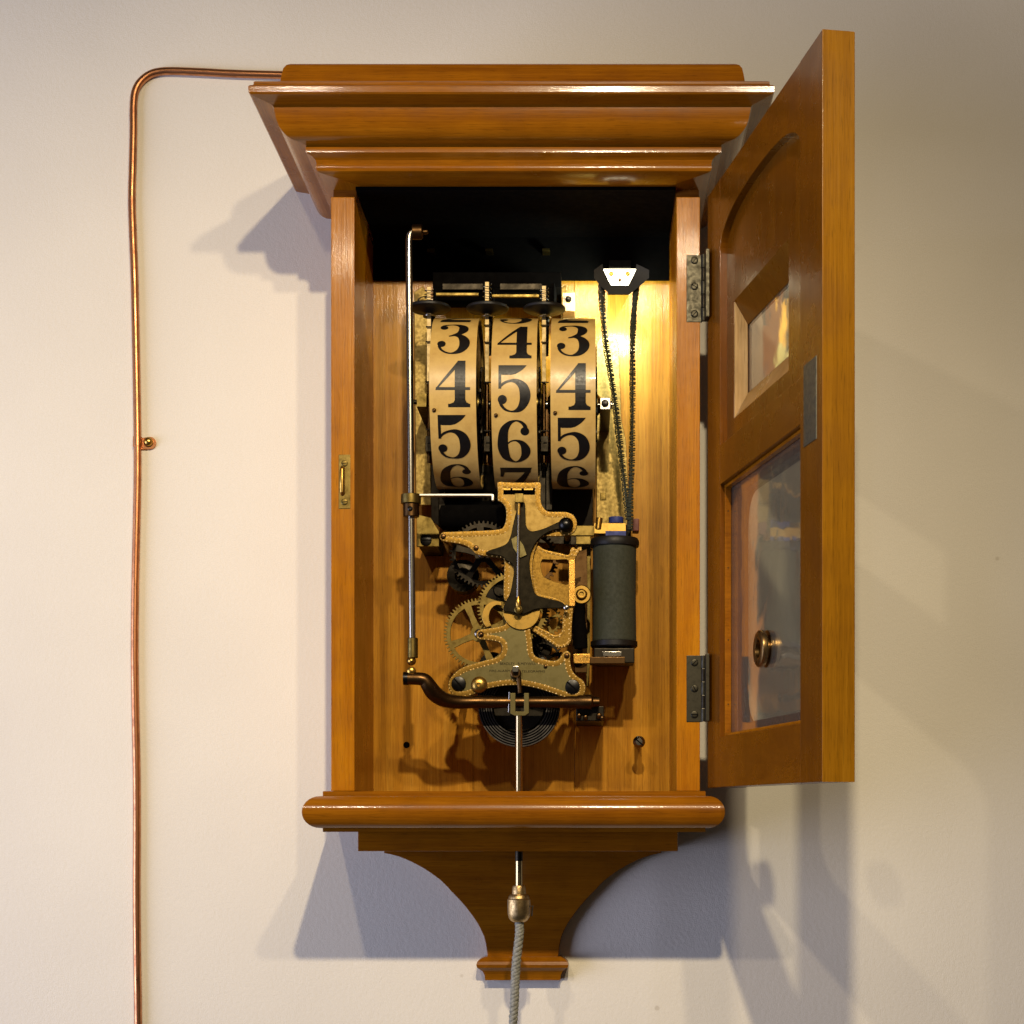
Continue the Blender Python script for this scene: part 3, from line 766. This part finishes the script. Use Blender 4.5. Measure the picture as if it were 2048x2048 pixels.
# ---- gears
def gear(name, px, py, r, F, teeth, mat, depth=6, spokes=5, rim=.88, hub=.24, phase=0, toothh=6, par=mech):
    cx, cy = XP(px,F), HP(py,F)
    out = []
    for k in range(teeth):
        a = 2*math.pi*(k+phase)/teeth; d = 2*math.pi/teeth
        for (q, rr) in ((-.30, r-toothh), (-.17, r-1), (-.08, r), (.08, r), (.17, r-1), (.30, r-toothh)):
            out.append((cx+rr*math.cos(a+q*d), cy+rr*math.sin(a+q*d)))
    loops = [out]
    for k in range(spokes):
        a0 = 2*math.pi*k/spokes+.4; a1 = 2*math.pi*(k+1)/spokes+.4
        r1, r0 = (r-toothh)*rim, r*hub
        g1, g0 = .13, .40
        lp = [(cx+r1*math.cos(a0+g1+(a1-a0-2*g1)*i/10), cy+r1*math.sin(a0+g1+(a1-a0-2*g1)*i/10)) for i in range(11)]
        rm = (r1+r0)/2
        lp += [(cx+rm*math.cos(a1-g1*1.15), cy+rm*math.sin(a1-g1*1.15))]
        lp += [(cx+r0*math.cos(a1-g0-(a1-a0-2*g0)*i/4), cy+r0*math.sin(a1-g0-(a1-a0-2*g0)*i/4)) for i in range(5)]
        lp += [(cx+rm*math.cos(a0+g1*1.15), cy+rm*math.sin(a0+g1*1.15))]
        loops.append(lp)
    g = plate(name, loops, F, depth, mat, par, bevel=.4, px=False)
    lathe('arbor', (cx, F-40, cy), (0,1,0), [(0,0),(0,7),(40,9),(44,9),(46,6),(50,5),(50,0)], STEEL, g, seg=18)
    return g
gear('gear_wheel', 958, 1267, 73, -92, 60, BRASS_DULL, spokes=4)
gear('gear_wheel', 1027, 1215, 75, -80, 62, BRASS_DULL, spokes=5)
gear('gear_wheel', 965, 1108, 70, -150, 46, DARKM, spokes=5, phase=.3)
gear('gear_wheel', 1060, 1118, 60, -110, 40, BRONZE, spokes=4)
gear('gear_wheel', 1092, 1240, 34, -105, 24, BRASS_DULL, spokes=4, toothh=5)
gear('gear_wheel', 1085, 1320, 44, -130, 34, DARKM, spokes=4)
for px, py, r, F in ((985,1330,28,-120),(1075,1290,30,-140),(925,1150,34,-180),(1000,1180,30,-150)):
    lathe('pinion', (XP(px,F), F-60, HP(py,F)), (0,1,0), [(0,0),(0,r),(50,r),(52,r*.5),(60,r*.4),(60,0)], DARKM, mech, seg=28)
# crescent cam
cres = [(990+26*math.cos(R(a)), 1232-30*math.sin(R(a))) for a in range(60, 231, 10)] + [(996+18*math.cos(R(a)), 1234-24*math.sin(R(a))) for a in range(225, 64, -10)]
plate('crescent_cam', [cres], -72, 5, BRASS, mech)

# ---- gilt edged plates
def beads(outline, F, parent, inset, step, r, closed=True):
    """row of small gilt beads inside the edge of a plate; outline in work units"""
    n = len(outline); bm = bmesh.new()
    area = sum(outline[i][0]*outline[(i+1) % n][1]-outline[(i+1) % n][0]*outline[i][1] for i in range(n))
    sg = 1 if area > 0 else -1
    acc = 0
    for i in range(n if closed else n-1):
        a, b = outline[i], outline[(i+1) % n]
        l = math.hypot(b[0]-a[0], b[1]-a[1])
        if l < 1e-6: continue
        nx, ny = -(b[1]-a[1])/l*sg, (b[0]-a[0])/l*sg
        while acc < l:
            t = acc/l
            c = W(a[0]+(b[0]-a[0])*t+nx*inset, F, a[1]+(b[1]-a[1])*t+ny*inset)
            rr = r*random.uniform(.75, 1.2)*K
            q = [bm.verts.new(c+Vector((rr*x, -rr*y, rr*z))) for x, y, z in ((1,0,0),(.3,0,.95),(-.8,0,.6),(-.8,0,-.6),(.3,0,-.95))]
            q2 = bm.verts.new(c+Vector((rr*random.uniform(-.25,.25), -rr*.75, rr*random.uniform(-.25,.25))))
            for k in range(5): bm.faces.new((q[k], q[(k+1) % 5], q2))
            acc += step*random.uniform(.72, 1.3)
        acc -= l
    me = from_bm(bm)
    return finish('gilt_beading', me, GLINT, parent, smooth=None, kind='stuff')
def band(outline, F, parent, width):
    """raised gilt edge band following the outline"""
    n = len(outline); bm = bmesh.new(); area = sum(outline[i][0]*outline[(i+1) % n][1]-outline[(i+1) % n][0]*outline[i][1] for i in range(n)); sg = 1 if area > 0 else -1
    A = []; B = []; C = []
    for i in range(n):
        p, q, s = outline[i-1], outline[i], outline[(i+1) % n]
        tx, ty = s[0]-p[0], s[1]-p[1]; l = math.hypot(tx, ty) or 1
        nx, ny = -ty/l*sg, tx/l*sg
        A.append(bm.verts.new(W(q[0]+nx*.9, F+.1, q[1]+ny*.9)))
        C.append(bm.verts.new(W(q[0]+nx*width*.5, F+.45, q[1]+ny*width*.5)))
        B.append(bm.verts.new(W(q[0]+nx*width, F+.1, q[1]+ny*width)))
    for i in range(n):
        j = (i+1) % n
        bm.faces.new((A[i], A[j], C[j], C[i])); bm.faces.new((C[i], C[j], B[j], B[i]))
    return finish('gilt_band', from_bm(bm), GILTB, parent, smooth=60)
def gilded(name, pxs, F, depth, mat, closed_n=4, holes=(), step=8.6, width=11.5, label=None):
    pts = catmull(pxs, closed_n, closed=True)
    wu = [(XP(x,F), HP(y,F)) for x, y in pts]
    hs = [[(XP(x,F), HP(y,F)) for x, y in catmull(h, closed_n, closed=True)] for h in holes]
    p = plate(name, [wu]+hs, F, depth, mat, mech, bevel=.9, px=False, label=label)
    band(wu, F, p, width)
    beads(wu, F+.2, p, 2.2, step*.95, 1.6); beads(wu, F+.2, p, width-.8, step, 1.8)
    for h in hs:
        band(h[::-1], F, p, -width if False else width) if False else None
    return p

LOW = [(916,1394.5),(905,1389),(897,1377),(897,1364),(903,1353),(915,1341),(929,1333),(951,1326),(974,1319.5),(992,1314.5),(1001,1307),(1004,1296),(1001,1287),(992,1283),(974,1280.5),(960,1279),(954,1275),(952,1269),(955,1262),(962,1258.5),(975,1257),(1008,1250),(1014,1238),(1040,1232),(1056,1240),(1061,1262),(1064.5,1285),(1066.5,1304),(1073,1313.5),(1088,1318.5),(1108,1321.5),(1118,1317),(1124,1308),(1133,1301.5),(1141,1307),(1140.5,1321),(1145,1341),(1155,1353),(1167,1362),(1171.5,1376),(1167,1391),(1155,1398),(1140,1397.5),(1121,1392),(1094,1383),(1070,1376),(1040,1371),(1010,1371.5),(978,1377),(954,1386.5),(935,1392.5)]
LF = -60
low = gilded('front_plate', LOW, LF, 7, NICKEL, label='lettered lower plate with gilt beaded edge')
for px, py, r, sl in ((917.5,1367.5,15,-50),(1145,1373.5,15,-42)):
    slotted(XP(px,LF), LF, HP(py,LF), r, BLACKS, low, deep=False, slot=-sl, depth=6)
for px, py, r in ((962,1269,6),(1133.5,1311.5,5.5),(1091,1333,4)):
    lathe('rivet', (XP(px,LF), LF, HP(py,LF)), (0,1,0), [(-1,r),(2,r),(4,r*.7),(5,0)], BRONZE, low, seg=16)
lathe('brass_boss', (XP(958.6,LF), LF, HP(1369.5,LF)), (0,1,0), [(0,16.5),(5,16.5),(9,13),(11,8),(11.5,4),(8,3),(8,0)], BRASS, low, seg=28)
nb = box('square_nut', XP(1025,LF+28), XP(1037,LF+28), LF+28, LF+14, HP(1344,LF+28), HP(1332,LF+28), STEEL, low, bevel=1)
lathe('stud', (XP(1032,LF), LF-2, HP(1347,LF)), (0,1,0), [(0,0),(0,11),(8,11),(9,9),(18,9),(18,0)], BRONZE, low, seg=20)
tube('stud_stem', [(XP(1037,LF+4), LF+4, HP(1352,LF)), (XP(1040,LF+4), LF+4, HP(1386,LF))], 5, BRONZE, low, seg=12)
def lettering(txt, px0, px1, py, F, hgt, par):
    cu = bpy.data.curves.new('t', 'FONT'); cu.body = txt; cu.size = 1; cu.extrude = 0
    ob = bpy.data.objects.new('t', cu); me = bpy.data.meshes.new_from_object(ob)
    bpy.data.objects.remove(ob); bpy.data.curves.remove(cu)
    xs = [v.co.x for v in me.vertices]; ys = [v.co.y for v in me.vertices]
    X0, X1 = XP(px0,F), XP(px1,F); sx = (X1-X0)/(max(xs)-min(xs)); sy = hgt/(max(ys)-min(ys))
    for v in me.vertices: v.co = W(X0+(v.co.x-min(xs))*sx, F+.25, HP(py,F)+(v.co.y-min(ys))*sy)
    finish('lettering', me, BRONZE, par, smooth=None, label='engraved maker\'s lettering')
ENG = metal('engraving', (.012,.008,.003), .6, metallic=0, spec=.1)
BR_SAVE = BRONZE; BRONZE = ENG
lettering('BEADLEY . R.MEYWILL', 1000, 1072, 1330, LF, 5.2, low)
lettering('FIRE-ALARM', 979, 1020, 1344, LF, 4.6, low)
lettering('TELEGRAPHS', 1043, 1090, 1345, LF, 4.6, low)
BRONZE = BR_SAVE

UP = [(995.5,964.5),(1015,964.5),(1040,965),(1062,965),(1081,965.5),(1081.5,985),(1082,1003),(1087,1015),(1096,1022.5),(1115,1023.5),(1133,1024),(1147,1030.5),(1154,1044),(1152,1059),(1143,1068),(1128,1072),(1104,1073),(1085,1074),(1074,1090),(1066,1120),(1066,1160),(1068,1196),(1050,1202),(1020,1202),(1008,1198),(1007.5,1160),(1008.5,1122),(1002,1116),(982,1114),(954,1109),(944.5,1101),(935,1093.5),(920,1088),(892,1083.5),(882.5,1080.5),(879,1073),(885.5,1064.5),(900,1063.5),(940,1062),(975,1060.5),(1000,1058),(1008,1051),(1012,1036),(1011,1016),(1003,1005),(995.5,1000),(995.5,982)]
UF = -58
SLOT = [(1003.5,974.5),(1020,974.5),(1040,974.5),(1056,974.5),(1071.5,974.5),(1071.5,981),(1071,988.5),(1050,989),(1020,988.5),(1003.5,988),(1003.5,981)]
up = gilded('front_plate', UP, UF, 7, metal('brass_satin', (.22,.145,.042), .34, var=.2, dirt=(.75,.7,.6), bump=.15), holes=[SLOT], label='upper brass plate with long left arm and gilt beaded edge')
for a, b in ((1003.8,1021),(1024.5,1043),(1047.5,1066)):
    box('slot_tooth', XP(a,UF), XP(b,UF), UF-1, UF-6, HP(980,UF), HP(974,UF), BRASS, up, bevel=.4)
for px, py, r in ((886.5,1073,5.5),(952,1096,5.5)):
    lathe('rivet', (XP(px,UF), UF, HP(py,UF)), (0,1,0), [(-1,r),(2,r),(4,r*.7),(5,0)], BRONZE, up, seg=16)
# posts from plates to the back
for px, py in ((917,1367),(1145,1374),(1133,1049),(900,1074)):
    tube('pillar', [(XP(px,LF-7), LF-7, HP(py,LF)), (XP(px,LF-7), BACK_F-1, HP(py,LF))], 8, BRASS_DULL, mech, seg=14)

ANV = [(1036,1005),(1049,1005),(1051,1030),(1052,1050),(1058,1060),(1068,1062),(1090,1056),(1121,1042),(1132,1040),(1137,1049),(1131,1056),(1108,1060),(1090,1068),(1076,1080),(1066,1096),(1060,1115),(1060,1140),(1064,1163),(1070,1187),(1085,1194),(1105,1199),(1121,1203),(1130,1210),(1122,1216),(1100,1216.5),(1082,1217),(1067,1220),(1054,1226),(1040,1229),(1020,1224),(1007,1221),(1010,1206),(1020,1186),(1025,1163),(1028,1140),(1024,1128),(1012,1120),(1004,1113),(985,1109),(971,1106),(980,1100),(997,1094.5),(1013,1087),(1021,1072),(1027,1045),(1033,1020)]
AF = -48
an = plate('anvil_lever', [catmull(ANV, 4, closed=True)], AF, 7, IRON, mech, bevel=1.2)
lathe('lever_ball', (XP(1132,AF), AF-4, HP(1049.5,AF)), (0,1,0), [(0,0),(0,13),(6,15),(12,13),(16,8),(18,0)], BLACKS, an, seg=24)
plate('cam_tab', [[(1022,1078),(1033,1072),(1047,1090),(1054,1110),(1040,1116),(1026,1096)]], AF+4, 4, NICKEL, an)
lathe('stop_pin', (XP(1133,AF), AF, HP(1215,AF)), (0,1,0), [(0,5.5),(5,5.5),(6.5,3.5),(6.8,0)], STEEL, an, seg=16)
dsk = plate('snail_disc', [circle(1043,1222,37,48)], -55.5, 4, BRASS, mech, bevel=.5)
# pointer rod
PFw = AF+9
pr = tube('pointer_rod', [(XP(1037.5,PFw), PFw, HP(1026,PFw)), (XP(1035.7,PFw), PFw, HP(1196,PFw))], 2.9, STEEL, mech, seg=12)
box('rod_block', XP(1030,PFw), XP(1046.6,PFw), PFw+7, PFw-8, HP(1006,PFw), HP(988,PFw), BRASS_DULL, pr, bevel=1)
tube('rod_neck', [(XP(1038,PFw), PFw, HP(1005,PFw)), (XP(1037.5,PFw), PFw, HP(1030,PFw))], 3.2, BRASS, pr, seg=12)
tube('rod_tip', [(XP(1036.5,PFw), PFw, HP(y,PFw)) for y in (1193,1200,1208,1216)], [2.8,5,6.2,5], BRASS, pr, seg=14)
lathe('rod_eye', (XP(1037,PFw), PFw-6, HP(1219.5,PFw)), (0,1,0), [(0,0),(0,8.4),(10,8.4),(11,6.5),(9.5,4.5),(12,3.5),(12.5,0)], BRASS_DULL, pr, seg=22)

# pierced gilt bracket on the right
BRK = [(1074.5,1091),(1087,1098),(1101,1102),(1120,1106),(1137,1109.5),(1141,1098),(1147,1094),(1152,1098),(1164,1094),(1156,1108),(1150.5,1121),(1150,1150),(1149,1180),(1147,1210),(1144,1250),(1141,1286),(1118,1296),(1100,1285),(1059,1257),(1070,1251),(1085,1258),(1098,1264),(1109,1270),(1119,1267),(1124,1259),(1125,1238),(1128,1215),(1110,1203),(1090,1198),(1072,1193),(1066,1175),(1061,1150),(1059,1125),(1064,1105)]
HOLE = [(1084,1120),(1095,1119.5),(1115,1120),(1136,1120.5),(1137,1140),(1136,1168),(1120,1166),(1100,1160),(1087,1152),(1082,1135)]
bk = gilded('pierced_bracket', BRK, -70, 6, GILTB, holes=[HOLE], step=9, width=6, label='pierced gilt bracket')
box('bracket_bar', XP(1138,-64), XP(1150,-64), -63, -69, HP(1212,-64), HP(1120,-64), GILT, bk, bevel=.6)
lathe('roller', (XP(1163,-95), -118, HP(1188,-95)), (0,1,0), [(0,0),(0,19),(3,20),(14,20),(17,18),(17,12),(21,11),(24,8),(24,5),(20,4),(20,0)], BRASS, mech, seg=30)
tube('roller_arm', [(XP(1163,-110), -112, HP(1188,-110)), (XP(1158,-110), -114, HP(1225,-110)), (XP(1160,-110), -118, HP(1262,-110)), (XP(1162,-110), -118, HP(1296,-110))], [10,11,15,14], BLACK, mech, seg=18)
plate('rear_strip', [[(1152,1060),(1176,1052),(1182,1080),(1180,1330),(1176,1372),(1172,1372),(1172,1110),(1152,1090)]], -215, 8, BRASS_DULL, mech)
plate('rear_strip', [[(1140,1110),(1174,1098),(1175,1180),(1174,1345),(1150,1345),(1140,1250)]], -170, 6, BRONZE, mech)
box('plate_post', XP(1156,-172), XP(1170,-172), -172, BACK_F-1, HP(1330,-172), HP(1315,-172), BRASS_DULL, mech)
# mounting foot at the left
ft = plate('mounting_foot', [[(833,1028),(862,1036),(870,1050),(878,1062),(878,1093),(833,1093)]], -150, 8, BRASS_DULL, mech)
box('foot_post', XP(836,-158), XP(874,-158), -157, BACK_F-1, HP(1092,-158), HP(1062,-158), DARKM, ft)
slotted(XP(852,-150), -150, HP(1080.5,-150), 12, BLACKS, ft, deep=False, slot=0, depth=4)
# cross barrel coloured black to match the shade under the drums
lathe('cross_barrel', (XP(880,-175), -175, HP(1030,-175)), (1,0,0), [(0,0),(0,24),(4,30),(122,30),(126,34),(132,34),(132,0)], BLACK, mech, seg=30)
for px in (884, 1085, 1098):
    box('hanger', XP(px-6,-150), XP(px+6,-150), -150, -240, HP(1020,-150), HP(925,-150), DARKM, mech, bevel=1)

# ---- electromagnet coil at the right
CF = -150; cxm = XP(1229, CF); h0 = HP(1312,CF); h1 = HP(1075,CF)
coil = lathe('magnet_coil', (cxm, CF, HP(1283,CF)), (0,0,1), [(0,0),(0,45)]+[(v, 45.5-1.2*math.sin(math.pi*v/200)+.35*(i % 2)) for i, v in enumerate([2+196*k/70 for k in range(71)])]+[(200,45),(200,0)], GREEN, mech, seg=40, smooth=60)
lathe('coil_flange', (cxm+.5, CF, HP(1094,CF)), (0,0,1), [(0,0),(0,50),(4,51),(12,51),(17,48),(17,0)], RUBBER, coil, seg=40)
lathe('coil_flange', (cxm-1, CF, HP(1296,CF)), (0,0,1), [(0,0),(0,46),(3,49),(13,49),(14,47),(14,0)], RUBBER, coil, seg=40)
box('coil_foot', XP(1188,CF), XP(1268,CF), CF+38, CF-40, HP(1326,CF+38), HP(1296,CF+38), DARKM, coil, bevel=2)
box('foot_tab', XP(1206,CF+42), XP(1243,CF+42), CF+42, CF+37, HP(1312,CF+42), HP(1303,CF+42), STEEL, coil, bevel=.6)
box('coil_bracket', XP(1188,CF+20), XP(1252,CF+20), CF+24, CF-30, HP(1068,CF+20), HP(1047,CF+20), BRASS, mech, bevel=1)
tube('coil_bracket_arm', [(XP(1196,CF+20), CF+22, HP(1058,CF+20)), (XP(1199,CF+20), CF+22, HP(1036,CF+20))], 7, BRASS, mech, seg=14)
box('bracket_arm', XP(1120,CF), XP(1190,CF), CF+4, CF-8, HP(1072,CF), HP(1052,CF), BRASS_DULL, mech)
box('coil_back_bar', XP(1195,-200), XP(1262,-200), -196, -290, HP(1080,-200), HP(1050,-200), DARKM, mech)
box('coil_back_bar', XP(1195,-200), XP(1262,-200), -186, -303, HP(1325,-200), HP(1300,-200), DARKM, mech)
box('blue_washer', XP(1211,CF+34), XP(1252,CF+34), CF+36, CF-20, HP(1074.5,CF+34), HP(1062,CF+34), BLUE, mech, bevel=1)
lathe('terminal_nut', (XP(1232,CF+10), CF+10, HP(1047,CF+10)), (0,0,1), [(0,0),(0,15),(2,15.5),(12,15.5),(13,14),(13,0)], BLUE, mech, seg=24)
box('red_spacer', XP(1265,CF), XP(1278,CF), CF+20, CF-20, HP(1065,CF), HP(1040,CF), REDF, mech, bevel=2.5)
# gilt foot between lower plate and coil
box('gilt_link', XP(1147,-90), XP(1180,-90), -88, -94, HP(1327,-90), HP(1308,-90), GILT, mech, bevel=.8)
box('gilt_link', XP(1180,-92), XP(1250,-92), -92, -140, HP(1327,-92), HP(1314,-92), BRONZE, mech, bevel=.8)

# ================================================================= PULL ROD AND ROPE
pull = thing('pull_rope', 'steel pull rod ending in a brass ferrule and a grey twisted rope', 'rope', W(XP(1026,-88), -88, HP(2048,-88)))
PF2 = -52
clv = plate('clevis', [[(1020.5,1386),(1058,1386),(1058,1425),(1050,1431),(1030,1431),(1020.5,1426)], [(1031,1380),(1048,1380),(1048,1423),(1031,1423)]] if False else [[(1020.5,1386),(1031,1386),(1031,1423),(1048,1423),(1048,1386),(1058,1386),(1058,1426),(1050,1431.5),(1029,1431.5),(1020.5,1427)]], PF2, 16, NICKEL, pull, bevel=.7)
tube('clevis_pin', [(XP(1014,PF2), PF2-8, HP(1397,PF2)), (XP(1063,PF2), PF2-8, HP(1397,PF2))], 2.3, STEEL, clv, seg=10)
tube('split_pin', [(XP(1018.5,PF2), PF2-4, HP(1384,PF2)), (XP(1017,PF2), PF2-4, HP(1424,PF2))], 1.2, STEEL, clv, seg=8)
XR = XP(1037.5, PF2); FR = PF2-8
tube('rod', [(XR, FR, HP(1430,FR)), (XR, FR, HP(1776,FR))], 7.0, metal('warm_steel', (.52,.41,.21), .22, dirt=(.85,.85,.85), rvar=.04), pull, seg=20)
lathe('rod_sleeve', (XR, FR, HP(1722,FR)), (0,0,1), [(0,0),(0,7.8),(26,7.8),(26,0)], DARKM, pull, seg=18)
H0 = HP(1844,FR)
fer = lathe('ferrule', (XR, FR, H0), (0,0,1), [(0,0),(0,12),(3,17),(9,21),(18,23),(38,23.5),(46,23.5),(48,21.5),(52,21),(56,18),(57,14),(70,13.5),(74,12),(74,0)], metal('ferrule_bronze', (.52,.36,.16), .26, scale=300, dirt=(.35,.33,.3), bump=.4), pull, seg=32)
tube('cotter', [(XR+22, FR+6, HP(1812,FR)), (XR+29, FR+7, HP(1812,FR)), (XR+27, FR+7, HP(1818,FR)), (XR+26, FR+7, HP(1832,FR))], 1.6, STEEL, fer, seg=6)
core = catmull([(XR, FR, H0+6), (XR+1, FR, HP(1868,FR)), (XR-5, FR, HP(1920,FR)), (XR-7.5, FR, HP(1960,FR)), (XR-9, FR, HP(2000,FR)), (XR-12, FR, HP(2050,FR)), (XR-14, FR, HP(2110,FR)), (XR-14, FR, HP(2180,FR))], 20)
for s in range(3):
    pts = []; rr = []
    for i, (x, f, h) in enumerate(core):
        a = 2*math.pi*(i/11.0+s/3)
        pts.append((x+4.3*math.cos(a), f+4.3*math.sin(a), h)); rr.append(5.2+.35*math.sin(i*1.7+s*2))
    tube('strand', pts, rr, ROPE, pull, seg=10)
# loose fibres
bm = bmesh.new()
for i in range(220):
    x, f, h = random.choice(core); a = random.uniform(0, 2*math.pi)
    p = Vector((x+8.6*math.cos(a), f+8.6*math.sin(a), h))
    q = p+Vector((math.cos(a)*random.uniform(.5, 2.6), math.sin(a)*random.uniform(.5, 2.6), random.uniform(-5, 5)))
    tube_bm(bm, [W(*p), W(*((p+q)/2+Vector((0, 0, 1)))), W(*q)], .22*K, 3, cap=False)
finish('rope_fibre', from_bm(bm), ROPE, pull, smooth=None, kind='stuff')

# ================================================================= LAMP
LFw = -110
lamp = thing('cabinet_lamp', 'small lit black lamp hanging under the dark top of the cabinet', 'lamp', W(XP(1240,LFw), LFw, HP(589,LFw)))
def hexring(pts, F): return [W(XP(x,F), F, HP(y,F)) for x, y in pts]
bm = bmesh.new()
outer = [(1188,540),(1188,556),(1201,572),(1221,588.5),(1259,588.5),(1281,571),(1298,556),(1298,540)]
inner = [(1205,528),(1207,540),(1214,556),(1222.5,570.5),(1256.5,570.5),(1264,556),(1271.5,540),(1273,528)]
fO = hexring(outer, LFw+14); fB = hexring(outer, LFw-16); fI = hexring(inner, LFw+5); fJ = hexring(inner, LFw-10)
rings = [[bm.verts.new(p) for p in r] for r in (fB, fO, fI, fJ)]
for r0, r1 in zip(rings, rings[1:]):
    for k in range(len(outer)-1): bm.faces.new((r0[k], r0[k+1], r1[k+1], r1[k]))
hood = finish('lamp_hood', from_bm(bm), metal('hood_paint', (.008,.007,.005), .45, metallic=0, dirt=(.6,.6,.6)), lamp, smooth=20)
box('lamp_bracket', XP(1218,LFw), XP(1262,LFw), LFw+6, BACK_F+7, HP(536,LFw), HP(522,LFw), BLACK, lamp, bevel=1)
gl = plate('glowing_reflector', [[(1207,538),(1272,538),(1256.5,571),(1222.5,571)]], LFw-3, 5, GLOW, lamp, bevel=.3)
box('divider', XP(1239,LFw), XP(1241,LFw), LFw+1, LFw-3, HP(571,LFw), HP(540,LFw), BRONZE, lamp, bevel=0)
lathe('centre_boss', (XP(1239.5,LFw), LFw-3, HP(560,LFw)), (0,1,0), [(0,3.6),(5,3.6),(6,0)], BRONZE, lamp, seg=14)
for px, sl in ((1222.5, -35), (1255.5, 40)):
    slotted(XP(px,LFw), LFw-3, HP(547,LFw), 5.2, BRASS, lamp, slot=sl, depth=2.0)
ll = bpy.data.lights.new('lamp_light', 'AREA'); ll.shape = 'DISK'; ll.size = 50*K; ll.energy = 0.46; ll.color = (.86, 1.0, .86)
lo = bpy.data.objects.new('lamp_light', ll); COL.objects.link(lo); lo.parent = lamp
lo.location = W(XP(1240,LFw), LFw-22, HP(594,LFw))-base(lamp)
lo.rotation_euler = Vector((-.32, .88, -.30)).to_track_quat('-Z', 'Y').to_euler()

# ================================================================= COILED WIRES
def coiled(name, pxs, r, turns, label, F0, F1, rw):
    t = thing(name, label, 'wire', W(XP(pxs[-1][0], F1), F1, HP(pxs[-1][1], F1)), 'coiled wires feeding the coil')
    c = catmull(pxs, 40); n = len(c); bm = bmesh.new(); pts = []
    tot = turns*9
    core = []
    for i in range(tot+1):
        u = i/tot*(n-1); k = min(int(u), n-2); f = u-k
        x = c[k][0]+(c[k+1][0]-c[k][0])*f; y = c[k][1]+(c[k+1][1]-c[k][1])*f
        F = F0+(F1-F0)*(i/tot)
        a = 2*math.pi*i/9
        wob = r*(1+.12*math.sin(i*.021)+.1*math.sin(i*.13))
        pts.append(W(XP(x,F)+wob*math.cos(a), F+wob*math.sin(a), HP(y,F)+.8*math.sin(i*.31)))
        if i % 9 == 0: core.append((XP(x,F), F, HP(y,F)))
    tube_bm(bm, pts, rw*K, 5)
    finish('wire_coil', from_bm(bm), WIRE, t, smooth=60)
    tube('inner_lead', core, r*.42, WIRE, t, seg=8)
    return t
coiled('coiled_wire', [(1203,570),(1204,600),(1207,640),(1212,690),(1220,740),(1228,790),(1234,840),(1240,890),(1246,940),(1252,990),(1257,1040)], 6.0, 118, 'coiled dark wire slanting from the lamp to the green coil', -112, -125, 1.15)
coiled('coiled_wire', [(1273,572),(1270,600),(1267,640),(1265,690),(1265,760),(1265,850),(1263,940),(1261,1000),(1260,1060)], 5.2, 150, 'straight dark green coiled wire hanging plumb from the lamp', -112, -122, 1.3)
